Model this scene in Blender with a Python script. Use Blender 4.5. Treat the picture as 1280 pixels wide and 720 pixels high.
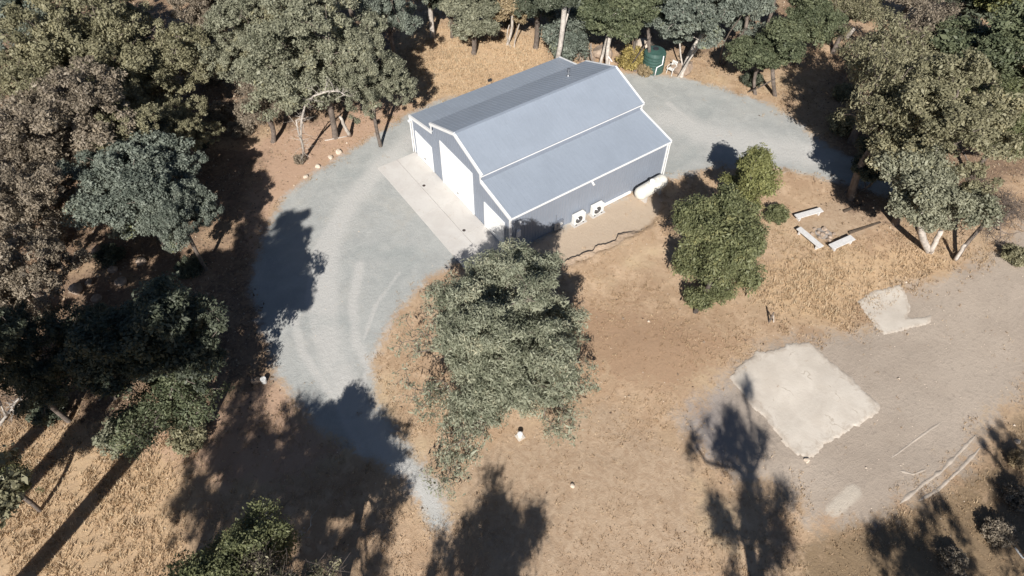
import bpy, math, random
import numpy as np
from mathutils import Matrix, Vector

S = bpy.context.scene
for _o in list(bpy.data.objects):
    bpy.data.objects.remove(_o)
COL = S.collection
rng = np.random.default_rng(11)
random.seed(5)

# ------------------------------------------------------------------ camera, sky, sun, exposure
CAM = np.array([-16.964, -30.550, 32.071])
YAW, PIT, ROL, FPX = 0.959165, 0.874853, 0.007518, 850.09
_f = np.array([math.cos(YAW)*math.cos(PIT), math.sin(YAW)*math.cos(PIT), -math.sin(PIT)])
_r = np.array([math.sin(YAW), -math.cos(YAW), 0.0]); _u = np.cross(_r, _f)
_c, _s = math.cos(ROL), math.sin(ROL)
RM = np.array([_c*_r+_s*_u, -_s*_r+_c*_u, _f])
cd = bpy.data.cameras.new("camera"); cam = bpy.data.objects.new("camera", cd); COL.objects.link(cam)
cd.sensor_width = 36.0; cd.lens = FPX/1280*36; cd.clip_end = 5000; cd.clip_start = 0.2
m = Matrix.Identity(4)
for i in range(3):
    m[i][0] = RM[0][i]; m[i][1] = RM[1][i]; m[i][2] = -RM[2][i]; m[i][3] = CAM[i]
cam.matrix_world = m
S.camera = cam

SUN_EL = math.radians(37); SHADOW_AZ = math.radians(50)      # direction shadows run, from +x towards +y
TO_SUN = np.array([-math.cos(SHADOW_AZ)*math.cos(SUN_EL), -math.sin(SHADOW_AZ)*math.cos(SUN_EL), math.sin(SUN_EL)])
w = bpy.data.worlds.new("World"); S.world = w; w.use_nodes = True
nt = w.node_tree; nt.nodes.clear()
sky = nt.nodes.new('ShaderNodeTexSky'); sky.sky_type = 'NISHITA'; sky.sun_disc = False
sky.sun_elevation = SUN_EL; sky.air_density = 0.7; sky.dust_density = 0.3; sky.altitude = 400
sky.sun_rotation = math.atan2(TO_SUN[0], TO_SUN[1])
bg = nt.nodes.new('ShaderNodeBackground'); bg.inputs[1].default_value = 0.05
wo = nt.nodes.new('ShaderNodeOutputWorld')
nt.links.new(sky.outputs[0], bg.inputs[0]); nt.links.new(bg.outputs[0], wo.inputs[0])
sl = bpy.data.lights.new("sun", 'SUN'); sl.energy = 5.0; sl.angle = math.radians(0.5); sl.color = (1.0, 0.955, 0.89)
so = bpy.data.objects.new("sun", sl); COL.objects.link(so)
so.rotation_euler = Vector(TO_SUN).to_track_quat('Z', 'Y').to_euler(); so.location = (-40, -50, 60)
S.view_settings.view_transform = 'Standard'; S.view_settings.look = 'None'
S.view_settings.exposure = 0.42; S.view_settings.gamma = 1.0; S.view_settings.use_curve_mapping = False

# ------------------------------------------------------------------ pixel <-> world
def ray(px, py):
    return np.array([(px-640)/FPX, -(py-360)/FPX, 1.0]) @ RM
def onz(px, py, z=0.0):
    d = ray(px, py); t = (z-CAM[2])/d[2]; return CAM+t*d
def px_of(P):
    d = RM @ (np.asarray(P, float)-CAM); return 640+FPX*d[0]/d[2], 360-FPX*d[1]/d[2]
def dist(P): return float(np.linalg.norm(np.asarray(P)-CAM))

# ------------------------------------------------------------------ noise
_tab = np.random.default_rng(3).random((256, 256))
def vnoise(x, y):
    xi = np.floor(x).astype(int); yi = np.floor(y).astype(int)
    fx = x-xi; fy = y-yi; fx = fx*fx*(3-2*fx); fy = fy*fy*(3-2*fy)
    a = _tab[xi & 255, yi & 255]; b = _tab[(xi+1) & 255, yi & 255]
    c = _tab[xi & 255, (yi+1) & 255]; d = _tab[(xi+1) & 255, (yi+1) & 255]
    return (a*(1-fx)+b*fx)*(1-fy)+(c*(1-fx)+d*fx)*fy
def fbm(x, y, o=4):
    s = 0; a = .5; n = 0
    for k in range(o):
        s = s+a*vnoise(x*2**k+17.3*k, y*2**k+5.1*k); n += a; a *= .5
    return s/n

def poly_sd(X, Y, P):
    """signed distance, negative inside"""
    P = np.asarray(P, float); n = len(P)
    d = np.full(X.shape, 1e9); ins = np.zeros(X.shape, bool)
    for i in range(n):
        a = P[i]; b = P[(i+1) % n]; e = b-a
        wx = X-a[0]; wy = Y-a[1]
        t = np.clip((wx*e[0]+wy*e[1])/(e@e+1e-9), 0, 1)
        d = np.minimum(d, np.hypot(wx-t*e[0], wy-t*e[1]))
        if abs(e[1]) > 1e-9:
            ins ^= ((a[1] > Y) != (b[1] > Y)) & (X < e[0]*(Y-a[1])/e[1]+a[0])
    return np.where(ins, -d, d)
def line_d(X, Y, P):
    P = np.asarray(P, float); d = np.full(X.shape, 1e9)
    for i in range(len(P)-1):
        a = P[i]; b = P[i+1]; e = b-a; wx = X-a[0]; wy = Y-a[1]
        t = np.clip((wx*e[0]+wy*e[1])/(e@e+1e-9), 0, 1)
        d = np.minimum(d, np.hypot(wx-t*e[0], wy-t*e[1]))
    return d
def G(pts): return [tuple(onz(*p)[:2]) for p in pts]
def soft(sd, wd): return np.clip(.5-sd/wd, 0, 1)

# ------------------------------------------------------------------ ground layout (traced on the ground plane)
DRIVE = G([(560,655),(540,662),(505,600),(440,560),(385,520),(350,470),(328,420),(312,360),(326,300),(352,250),(385,222),(425,196),(470,168),
           (515,140),(552,124),(600,118),(640,110),(700,98),(790,92),(850,97),(905,112),(965,132),(1005,160),(1020,178),(1060,196),(1150,225),(1120,252),(1060,232),
           (1000,216),(940,207),(885,212),(850,222),(828,224),(640,314),(572,328),(535,348),(505,380),(482,410),(466,450),(470,500),(505,555),(552,606)])
YARD = G([(850,520),(880,495),(935,455),(965,435),(1010,418),(1070,415),(1105,385),(1130,352),(1185,345),(1235,318),(1290,265),(1500,250),(1500,480),(1300,478),
          (1235,520),(1215,575),(1150,622),(1085,655),(1010,655),(985,610),(930,600),(880,570)])
LEDGE = G([(697,336),(716,326),(728,324),(745,313),(763,308),(775,298),(800,289)])
PAD = G([(632,316),(830,224),(826,262),(812,280)])+LEDGE[::-1]+G([(660,352)])
RED = G([(235,235),(290,190),(330,170),(380,150),(440,130),(520,130),(440,190),(385,222),(340,262),(320,320),(250,330)])
REDS = G([(330,470),(350,480),(385,530),(420,560),(380,600),(270,600),(180,560),(230,500)])
GOLD = G([(960,330),(1000,318),(1080,310),(1200,315),(1200,350),(1120,350),(1070,380),(1060,410),(985,400),(950,370)])
GOLD2 = G([(500,30),(690,50),(680,90),(560,118),(500,140),(480,110)])
GOLD3 = G([(-40,520),(150,520),(240,560),(230,720),(-40,760)])
BARE = G([(600,560),(760,500),(860,580),(880,720),(640,740),(560,640)])
BARE2 = G([(1040,250),(1090,258),(1104,280),(1060,300),(1025,305),(995,278),(1020,258)])
BROWN = G([(700,380),(830,400),(900,420),(930,425),(850,490),(760,470),(700,430)])
PURP = G([(850,500),(900,490),(925,540),(900,585),(860,570)])
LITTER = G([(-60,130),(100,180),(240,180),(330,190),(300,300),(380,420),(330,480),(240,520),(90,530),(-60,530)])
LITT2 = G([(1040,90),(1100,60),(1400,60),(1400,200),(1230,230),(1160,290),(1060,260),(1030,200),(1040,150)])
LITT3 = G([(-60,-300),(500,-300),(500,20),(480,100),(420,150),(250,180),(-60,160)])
LITT4 = G([(560,-80),(1000,-80),(1000,40),(880,70),(800,60),(720,40),(620,30)])
WEED = G([(1060,640),(1160,620),(1220,590),(1300,500),(1400,500),(1400,800),(1000,800),(990,700)])
TRACKS = [(G([(1040,640),(1066,615)]), .4, .02)]
RIDGES = [([(1122,632),(1150,608),(1175,590),(1198,566),(1221,542)], .13, .07), ([(1146,628),(1170,614),(1198,588),(1226,559)], .12, .07),
          ([(1111,575),(1140,553),(1181,524)], .09, .04), ([(1122,590),(1140,594),(1156,588)], .10, .05)]
RUTS = [(G([(540,360),(490,400),(455,470),(452,510)]), .18), (G([(425,480),(395,420),(385,370),(395,310),(425,262)]), .22), (G([(500,340),(470,380),(455,420)]), .12), (G([(450,560),(420,500),(378,440),(365,390)]), .3), (G([(900,190),(860,150),(835,130)]), .3), (G([(560,630),(500,590),(440,500),(412,440),(405,370),(412,300),(440,250),(475,208),(520,170)]), .9),
        (G([(470,470),(446,430),(440,380),(450,330)]), .35), (G([(1010,195),(940,180),(870,165),(835,150)]), 1.6)]

def height(x, y):
    x = np.asarray(x, float); y = np.asarray(y, float)
    flat = np.clip((np.hypot(np.maximum(np.abs(x-5)-11, 0), np.maximum(np.abs(y)-9, 0)))/8, 0, 1)
    h = (fbm(x*.06+9, y*.06+4, 3)-.5)*1.1*flat+(fbm(x*.5, y*.5, 3)-.5)*.10*flat
    ins = soft(poly_sd(x, y, DRIVE), 3.0)
    h = h*(1-.55*ins)
    sd = poly_sd(x, y, PAD)
    ld = line_d(x, y, LEDGE)
    step = np.clip((sd-.12)/.16, 0, 1)*np.exp(-(ld/2.2)**2)*.26*(sd > 0)
    jag = .06*(fbm(x*2.5, y*2.5, 2)-.5)
    h = h+step+jag*np.exp(-(ld/.8)**2)
    for P, wd, a in TRACKS:
        d = line_d(x, y, P); h = h+a*np.exp(-(d/wd)**2)*(0.6+.8*fbm(x*2, y*2, 2))
    return h
def hz(x, y): return float(height(np.array([x]), np.array([y]))[0])

# ------------------------------------------------------------------ helpers
def tag(o, label=None, cat=None, group=None, kind=None):
    if label: o['label'] = label
    if cat: o['category'] = cat
    if group: o['group'] = group
    if kind: o['kind'] = kind
    return o
def empty(name, loc, rz=0, label=None, cat=None, group=None):
    o = bpy.data.objects.new(name, None); COL.objects.link(o); o.empty_display_size = .3
    o.location = tuple(float(v) for v in loc); o.rotation_euler = (0, 0, rz)
    return tag(o, label, cat, group)
def mesh_np(name, V, F, mat, parent=None, smooth=False, tone=None, loc=None):
    """V (n,3); F (m,k) all same size k"""
    me = bpy.data.meshes.new(name)
    V = np.asarray(V, np.float32); F = np.asarray(F, np.int32); k = F.shape[1]
    me.vertices.add(len(V)); me.vertices.foreach_set('co', V.ravel())
    me.loops.add(F.size); me.loops.foreach_set('vertex_index', F.ravel())
    me.polygons.add(len(F)); me.polygons.foreach_set('loop_start', np.arange(0, F.size, k, dtype=np.int32))
    me.polygons.foreach_set('loop_total', np.full(len(F), k, np.int32))
    if smooth: me.polygons.foreach_set('use_smooth', np.ones(len(F), bool))
    me.update(calc_edges=True); me.validate()
    if tone is not None:
        a = me.attributes.new('tone', 'FLOAT', 'FACE'); a.data.foreach_set('value', np.asarray(tone, np.float32))
    me.materials.append(mat)
    o = bpy.data.objects.new(name, me); COL.objects.link(o)
    if parent is not None: o.parent = parent
    if loc is not None: o.location = loc
    return o

class MB:
    def __init__(s): s.v = []; s.f = []
    def add(s, vs, fs):
        n = len(s.v); s.v += [tuple(float(c) for c in v) for v in vs]; s.f += [tuple(i+n for i in f) for f in fs]
    def box(s, x0, x1, y0, y1, z0, z1):
        s.add([(x, y, z) for z in (z0, z1) for y in (y0, y1) for x in (x0, x1)],
              [(0,2,3,1),(4,5,7,6),(0,1,5,4),(2,6,7,3),(0,4,6,2),(1,3,7,5)])
    def obox(s, a, b, wv, tv):
        """beam from a to b, half-width vector wv, half-thickness vector tv"""
        a, b, wv, tv = map(np.asarray, (a, b, wv, tv))
        s.add([p+i*wv+j*tv for p in (a, b) for j in (-1, 1) for i in (-1, 1)],
              [(0,2,3,1),(4,5,7,6),(0,1,5,4),(2,6,7,3),(0,4,6,2),(1,3,7,5)])
    def tube(s, pts, rad, n=8, caps=True):
        pts = [np.asarray(p, float) for p in pts]
        if not hasattr(rad, '__len__'): rad = [rad]*len(pts)
        rings = []; ref = None
        for i, p in enumerate(pts):
            t = pts[min(i+1, len(pts)-1)]-pts[max(i-1, 0)]; t = t/(np.linalg.norm(t)+1e-9)
            if ref is None: ref = np.array([1., 0, 0]) if abs(t[0]) < .8 else np.array([0, 1., 0])
            u = ref-t*(ref@t); u /= np.linalg.norm(u)+1e-9; ref = u; v = np.cross(t, u)
            rings.append([p+rad[i]*(math.cos(2*math.pi*k/n)*u+math.sin(2*math.pi*k/n)*v) for k in range(n)])
        vs = [q for r in rings for q in r]; fs = []
        for i in range(len(pts)-1):
            for k in range(n): fs.append((i*n+k, i*n+(k+1) % n, (i+1)*n+(k+1) % n, (i+1)*n+k))
        if caps: fs.append(tuple(range(n))[::-1]); fs.append(tuple((len(pts)-1)*n+k for k in range(n)))
        s.add(vs, fs)
    def build(s, name, mat, parent=None, smooth=False, bevel=0, loc=None):
        me = bpy.data.meshes.new(name); me.from_pydata(s.v, [], s.f); me.update()
        if smooth: me.polygons.foreach_set('use_smooth', np.ones(len(me.polygons), bool))
        me.materials.append(mat)
        o = bpy.data.objects.new(name, me); COL.objects.link(o)
        if parent is not None: o.parent = parent
        if loc is not None: o.location = loc
        if bevel:
            b = o.modifiers.new('b', 'BEVEL'); b.width = bevel; b.segments = 2; b.limit_method = 'ANGLE'
        return o

# ------------------------------------------------------------------ materials
def N(nt, t, **k):
    n = nt.nodes.new(t)
    for a, b in k.items(): setattr(n, a, b)
    return n
def newmat(name):
    mt = bpy.data.materials.new(name); mt.use_nodes = True; nt = mt.node_tree
    return mt, nt, nt.nodes['Principled BSDF']
def noise(nt, scale, detail=4, rough=.6, vec=None, dist=0):
    n = N(nt, 'ShaderNodeTexNoise'); n.inputs['Scale'].default_value = scale; n.inputs['Detail'].default_value = detail
    n.inputs['Roughness'].default_value = rough; n.inputs['Distortion'].default_value = dist
    if vec is not None: nt.links.new(vec, n.inputs['Vector'])
    return n.outputs['Fac']
def mixc(nt, fac, a, b, mode='MIX'):
    n = N(nt, 'ShaderNodeMix', data_type='RGBA', blend_type=mode)
    for s, v in ((n.inputs['Factor'], fac), (n.inputs['A'], a), (n.inputs['B'], b)):
        pass
    ins = [n.inputs[0], n.inputs[6], n.inputs[7]]
    for s, v in zip(ins, (fac, a, b)):
        if isinstance(v, (int, float)): s.default_value = v
        elif isinstance(v, tuple): s.default_value = (*v, 1)
        else: nt.links.new(v, s)
    return n.outputs[2]
def mth(nt, op, a, b=None, clamp=False):
    n = N(nt, 'ShaderNodeMath', operation=op, use_clamp=clamp)
    for i, v in enumerate((a, b)):
        if v is None: continue
        if isinstance(v, (int, float)): n.inputs[i].default_value = v
        else: nt.links.new(v, n.inputs[i])
    return n.outputs[0]
def rmp(nt, v, a, b, lo=0., hi=1.):
    n = N(nt, 'ShaderNodeMapRange'); n.interpolation_type = 'SMOOTHSTEP'
    for i, x in enumerate((v, a, b, lo, hi)):
        if isinstance(x, (int, float)): n.inputs[i].default_value = x
        else: nt.links.new(x, n.inputs[i])
    return n.outputs[0]
def attr(nt, name):
    a = N(nt, 'ShaderNodeAttribute'); a.attribute_name = name; return a.outputs['Fac']
def bump(nt, b, h, strength=.5, distance=.05):
    n = N(nt, 'ShaderNodeBump'); n.inputs['Strength'].default_value = strength; n.inputs['Distance'].default_value = distance
    nt.links.new(h, n.inputs['Height']); nt.links.new(n.outputs[0], b.inputs['Normal'])
def vec_obj(nt): return N(nt, 'ShaderNodeTexCoord').outputs['Object']
def vec_pos(nt): return N(nt, 'ShaderNodeNewGeometry').outputs['Position']

def simple(name, col, rough=.6, metal=0, var=.12, scale=6, bmp=0, spec=.5):
    mt, nt, b = newmat(name); v = vec_obj(nt)
    n = noise(nt, scale, 5, .65, v); n2 = noise(nt, scale*.17, 3, .5, v)
    f = mth(nt, 'ADD', mth(nt, 'MULTIPLY', n, .6), mth(nt, 'MULTIPLY', n2, .4))
    lo = tuple(c*(1-var*1.6) for c in col); hi = tuple(min(1, c*(1+var*1.2)) for c in col)
    nt.links.new(mixc(nt, rmp(nt, f, .3, .7), lo, hi), b.inputs['Base Color'])
    b.inputs['Roughness'].default_value = rough; b.inputs['Metallic'].default_value = metal
    b.inputs['Specular IOR Level'].default_value = spec
    if bmp: bump(nt, b, n, bmp, .03)
    return mt

def ground_mat():
    mt, nt, b = newmat('ground_surface'); P = vec_pos(nt)
    nA = noise(nt, .22, 4, .6, P, .4); nB = noise(nt, .9, 5, .65, P, .6); nC = noise(nt, 4.5, 5, .7, P); nD = noise(nt, 22, 3, .7, P)
    nE = noise(nt, 2.0, 6, .75, P, 1.2)
    wob = mth(nt, 'MULTIPLY', mth(nt, 'SUBTRACT', mth(nt, 'ADD', mth(nt, 'MULTIPLY', nB, .55), mth(nt, 'MULTIPLY', nC, .45)), .5), 1.5)
    def mask(name, lo=.35, hi=.65, k=1.0):
        return rmp(nt, mth(nt, 'ADD', attr(nt, name), mth(nt, 'MULTIPLY', wob, k)), lo, hi)
    # dry grassland
    c = mixc(nt, rmp(nt, nA, .35, .65), (.40, .275, .18), (.45, .33, .22))
    c = mixc(nt, rmp(nt, nB, .42, .68), c, (.54, .395, .27))
    c = mixc(nt, rmp(nt, nC, .52, .72, 0, .7), c, (.30, .195, .12))
    c = mixc(nt, rmp(nt, nE, .55, .75, 0, .65), c, (.33, .25, .16))
    c = mixc(nt, rmp(nt, nA, .55, .72, 0, .6), c, (.55, .43, .28))
    c = mixc(nt, mth(nt, 'MULTIPLY', mask('gold'), rmp(nt, nE, .3, .6, .35, .95)), c, mixc(nt, nC, (.42, .28, .165), (.64, .48, .31)))
    c = mixc(nt, mth(nt, 'MULTIPLY', mask('brown'), .9), c, mixc(nt, nC, (.27, .175, .11), (.45, .305, .20)))
    red = mixc(nt, nC, (.37, .24, .17), (.54, .38, .275))
    c = mixc(nt, mth(nt, 'MULTIPLY', mask('red'), .9), c, red)
    bare = mixc(nt, rmp(nt, nE, .35, .65), (.35, .25, .17), (.46, .35, .25))
    c = mixc(nt, mth(nt, 'MULTIPLY', mask('bare'), .85), c, bare)
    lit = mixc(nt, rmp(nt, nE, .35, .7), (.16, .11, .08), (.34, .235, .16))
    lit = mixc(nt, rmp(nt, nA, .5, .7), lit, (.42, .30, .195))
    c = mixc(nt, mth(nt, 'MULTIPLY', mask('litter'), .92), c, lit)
    c = mixc(nt, mth(nt, 'MULTIPLY', mask('weed'), .88), c, mixc(nt, nC, (.12, .085, .055), (.31, .225, .135)))
    # yard: compacted grey-brown dirt
    yd = mixc(nt, rmp(nt, nA, .35, .65), (.385, .32, .262), (.44, .37, .305))
    yd = mixc(nt, rmp(nt, nC, .5, .75, 0, .6), yd, (.28, .235, .195))
    yd = mixc(nt, mth(nt, 'MULTIPLY', attr(nt, 'purple'), .8), yd, mixc(nt, nC, (.21, .19, .185), (.36, .325, .315)))
    yd = mixc(nt, rmp(nt, mth(nt, 'ADD', attr(nt, 'ridge'), mth(nt, 'MULTIPLY', wob, .5)), .4, .8, 0, .9), yd, (.52, .46, .385))
    c = mixc(nt, mask('yard', k=.8), c, yd)
    # swept building pad
    c = mixc(nt, mth(nt, 'MULTIPLY', mask('pad', k=.5), .85), c, mixc(nt, nE, (.44, .35, .265), (.53, .44, .345)))
    # gravel
    gv = mixc(nt, rmp(nt, nB, .3, .7), (.362, .37, .36), (.432, .438, .422))
    gv = mixc(nt, rmp(nt, nD, .45, .75, 0, .45), gv, (.22, .235, .24))
    gv = mixc(nt, rmp(nt, nA, .52, .72, 0, .35), gv, (.45, .42, .37))
    rut = rmp(nt, mth(nt, 'ADD', attr(nt, 'rut'), mth(nt, 'MULTIPLY', wob, .35)), .05, .95, 0, .85)
    gv = mixc(nt, rut, gv, mixc(nt, nE, (.44, .435, .415), (.56, .55, .53)))
    gv = mixc(nt, rmp(nt, nE, .56, .74, 0, .5), gv, (.42, .37, .31))
    gv = mixc(nt, rmp(nt, nA, .30, .48, .45, 0), gv, (.30, .325, .32))
    c = mixc(nt, mask('gravel', .38, .62, .55), c, gv)
    c = mixc(nt, rmp(nt, nD, .25, .75, 0, .35), c, (.5, .5, .5), 'OVERLAY')
    vor = N(nt, 'ShaderNodeTexVoronoi'); vor.inputs['Scale'].default_value = 9; nt.links.new(P, vor.inputs['Vector'])
    spk = rmp(nt, vor.outputs['Distance'], .10, .05, 0, .35)
    c = mixc(nt, mth(nt, 'MULTIPLY', spk, rmp(nt, nB, .5, .7)), c, (.66, .62, .56))
    nt.links.new(c, b.inputs['Base Color'])
    b.inputs['Roughness'].default_value = .95; b.inputs['Specular IOR Level'].default_value = .15
    h = mth(nt, 'ADD', mth(nt, 'MULTIPLY', nC, .6), mth(nt, 'MULTIPLY', nD, .4))
    bump(nt, b, h, .7, .10)
    return mt

def leaf_mat(name, c1, c2, c3=None, trans=.25):
    mt, nt, b = newmat(name); nt.nodes.remove(b)
    out = nt.nodes['Material Output']
    t = attr(nt, 'tone')
    c = mixc(nt, rmp(nt, t, .1, .75), c1, c2)
    if c3: c = mixc(nt, rmp(nt, t, .8, 1.05), c, c3)
    d = N(nt, 'ShaderNodeBsdfPrincipled'); d.inputs['Roughness'].default_value = .55; d.inputs['Specular IOR Level'].default_value = .35
    nt.links.new(c, d.inputs['Base Color'])
    tr = N(nt, 'ShaderNodeBsdfTranslucent'); nt.links.new(c, tr.inputs['Color'])
    ms = N(nt, 'ShaderNodeMixShader'); ms.inputs[0].default_value = trans
    nt.links.new(d.outputs[0], ms.inputs[1]); nt.links.new(tr.outputs[0], ms.inputs[2]); nt.links.new(ms.outputs[0], out.inputs[0])
    return mt

M = {}
M['ground'] = ground_mat()
M['bark'] = simple('grey_bark', (.16, .13, .11), .9, 0, .35, 5, .6)
M['pale_bark'] = simple('pale_bark', (.50, .45, .40), .85, 0, .25, 5, .4)
M['dark_bark'] = simple('dark_bark', (.075, .06, .05), .9, 0, .3, 5, .4)
M['white_metal'] = simple('white_painted_metal', (.80, .80, .80), .45, 0, .03, 3)
M['door'] = simple('white_door_paint', (.84, .84, .83), .5, 0, .02, 3)
M['white_plastic'] = simple('white_plastic', (.74, .74, .72), .5, 0, .05, 4)
M['tank_paint'] = simple('cream_tank_paint', (.72, .69, .62), .5, 0, .10, 3)
M['dark_metal'] = simple('dark_metal', (.05, .05, .055), .5, .3, .1, 5)
M['grey_metal'] = simple('grey_box_metal', (.20, .22, .26), .5, .2, .1, 5)
M['galv'] = simple('galvanised_metal', (.45, .46, .48), .35, .8, .1, 5)
M['plank'] = simple('whitewashed_plank', (.66, .65, .64), .75, 0, .10, 7, .2)
M['timber'] = simple('dark_weathered_timber', (.10, .075, .055), .9, 0, .3, 8, .4)
M['rock'] = simple('tan_rock', (.40, .31, .24), .9, 0, .25, 3, .6)
M['pale_rock'] = simple('pale_rock', (.62, .52, .42), .9, 0, .15, 4, .5)
M['soil'] = simple('piled_soil', (.31, .235, .18), .95, 0, .2, 3, .7)
M['green_tank'] = simple('dark_green_plastic', (.045, .10, .085), .5, 0, .2, 3)
M['rust'] = simple('rusty_iron', (.10, .06, .045), .9, 0, .3, 8, .4)
M['duff'] = simple('ash_and_stone', (.35, .31, .28), .95, 0, .3, 6, .5)

def panel_mat(name, col, rough, axis='x'):
    mt, nt, b = newmat(name); v = vec_obj(nt)
    n = noise(nt, .5, 4, .6, v, .3); n2 = noise(nt, 6, 4, .6, v)
    mp = N(nt, 'ShaderNodeMapping'); nt.links.new(v, mp.inputs[0])
    mp.inputs['Scale'].default_value = (14, .8, .8) if axis == 'x' else (1, 1, .7)
    n3 = noise(nt, 1.0, 3, .5, mp.outputs[0])
    f = mth(nt, 'ADD', mth(nt, 'MULTIPLY', n, .5), mth(nt, 'ADD', mth(nt, 'MULTIPLY', n2, .2), mth(nt, 'MULTIPLY', n3, .3)))
    nt.links.new(mixc(nt, rmp(nt, f, .35, .65), tuple(c*.94 for c in col), tuple(c*1.05 for c in col)), b.inputs['Base Color'])
    b.inputs['Roughness'].default_value = rough; b.inputs['Specular IOR Level'].default_value = .5
    bump(nt, b, n, .08, .05)
    return mt
M['roof'] = panel_mat('blue_grey_roof_metal', (.285, .325, .385), .5)
M['wall'] = panel_mat('slate_blue_wall_metal', (.245, .275, .33), .5)

def concrete_mat(name, lo, hi, joints=None):
    mt, nt, b = newmat(name); P = vec_pos(nt)
    n1 = noise(nt, .7, 5, .65, P, .5); n2 = noise(nt, 7, 5, .7, P); n3 = noise(nt, 2.2, 5, .7, P, 1.0)
    c = mixc(nt, rmp(nt, n1, .3, .7), lo, hi)
    c = mixc(nt, rmp(nt, n2, .55, .8, 0, .4), c, tuple(x*.7 for x in lo))
    c = mixc(nt, rmp(nt, n3, .60, .72, 0, .55), c, (.40, .33, .26))
    if joints:
        e = rmp(nt, mth(nt, 'ADD', attr(nt, 'edge'), mth(nt, 'MULTIPLY', mth(nt, 'SUBTRACT', n3, .5), 2.2)), .5, 1.2, 0, .8)
        c = mixc(nt, e, c, mixc(nt, n2, (.38, .32, .26), (.50, .43, .36)))
        vo = N(nt, 'ShaderNodeTexVoronoi', feature='DISTANCE_TO_EDGE'); vo.inputs['Scale'].default_value = .28
        wv = N(nt, 'ShaderNodeVectorMath', operation='ADD'); nt.links.new(P, wv.inputs[0])
        wn = N(nt, 'ShaderNodeTexNoise'); wn.inputs['Scale'].default_value = 1.6; wn.inputs['Detail'].default_value = 5; nt.links.new(P, wn.inputs['Vector']); nt.links.new(wn.outputs['Color'], wv.inputs[1])
        nt.links.new(wv.outputs[0], vo.inputs['Vector'])
        c = mixc(nt, mth(nt, 'MULTIPLY', rmp(nt, vo.outputs['Distance'], .004, .012, .5, 0), rmp(nt, n1, .5, .6)), c, (.32, .26, .2))
    nt.links.new(c, b.inputs['Base Color']); b.inputs['Roughness'].default_value = .9
    b.inputs['Specular IOR Level'].default_value = .2
    bump(nt, b, n2, .4, .03)
    return mt
M['apron'] = concrete_mat('apron_concrete', (.50, .475, .45), (.56, .54, .515))
M['slab'] = concrete_mat('old_slab_concrete', (.53, .475, .41), (.62, .565, .495), True)

# ------------------------------------------------------------------ ground sheet
def axis(lo, hi, step, far):
    core = np.arange(lo, hi+step/2, step); out = [core]
    s = step; l = [lo]; h = [core[-1]]
    while l[-1] > -far: s *= 1.25; l.append(l[-1]-s)
    s = step
    while h[-1] < far: s *= 1.25; h.append(h[-1]+s)
    return np.array(l[1:][::-1]+list(core)+h[1:])
GX = axis(-34, 62, .22, 900); GY = axis(-38, 56, .22, 900)
XX, YY = np.meshgrid(GX, GY, indexing='ij')
ZZ = height(XX, YY)
AT = {}
AT['gravel'] = soft(poly_sd(XX, YY, DRIVE), 3.4)
AT['yard'] = soft(poly_sd(XX, YY, YARD), 5.0)
AT['pad'] = soft(poly_sd(XX, YY, PAD), 1.0)
AT['gold'] = np.maximum.reduce([soft(poly_sd(XX, YY, p), 5) for p in (GOLD, GOLD2, GOLD3)])
AT['red'] = np.maximum(soft(poly_sd(XX, YY, RED), 4), soft(poly_sd(XX, YY, REDS), 4))
AT['bare'] = np.maximum(soft(poly_sd(XX, YY, BARE), 5), soft(poly_sd(XX, YY, BARE2), 1.2))
AT['brown'] = soft(poly_sd(XX, YY, BROWN), 5)
AT['purple'] = soft(poly_sd(XX, YY, PURP), 2.5)
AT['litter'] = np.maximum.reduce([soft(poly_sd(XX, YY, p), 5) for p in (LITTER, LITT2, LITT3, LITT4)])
AT['weed'] = soft(poly_sd(XX, YY, WEED), 6)
AT['rut'] = np.maximum.reduce([np.exp(-(line_d(XX, YY, P)/wd)**2) for P, wd in RUTS])
AT['ridge'] = np.maximum.reduce([np.exp(-(line_d(XX, YY, P)/(wd*1.2))**2) for P, wd, a in TRACKS])
def put_attrs(o, sel=None):
    for k, A in AT.items():
        a = o.data.attributes.new(k, 'FLOAT', 'POINT'); v = A.ravel() if sel is None else A.ravel()[sel]
        a.data.foreach_set('value', v.astype(np.float32))
nx, ny = XX.shape
idx = np.arange(nx*ny).reshape(nx, ny)
quads = np.stack([idx[:-1, :-1], idx[1:, :-1], idx[1:, 1:], idx[:-1, 1:]], -1).reshape(-1, 4)
VV = np.stack([XX, YY, ZZ], -1).reshape(-1, 3)
g = mesh_np('ground', VV, quads, M['ground'], smooth=True); put_attrs(g); tag(g, kind='structure')
def sheet(name, A, thr, dz):
    m = (A.ravel()[quads] > thr).all(1)
    q = quads[m]; sel, inv = np.unique(q, return_inverse=True)
    v = VV[sel].copy(); v[:, 2] += dz
    o = mesh_np(name, v, inv.reshape(-1, 4), M['ground'], smooth=True); put_attrs(o, sel); tag(o, kind='structure')
wobn = (fbm(XX*.9, YY*.9, 3)-.5)*1.1
sheet('gravel_driveway', AT['gravel']+wobn*(AT['gravel'] > 0.02), .42, .006)
sheet('dirt_yard', AT['yard']+wobn*(AT['yard'] > .02), .45, .005)

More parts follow.
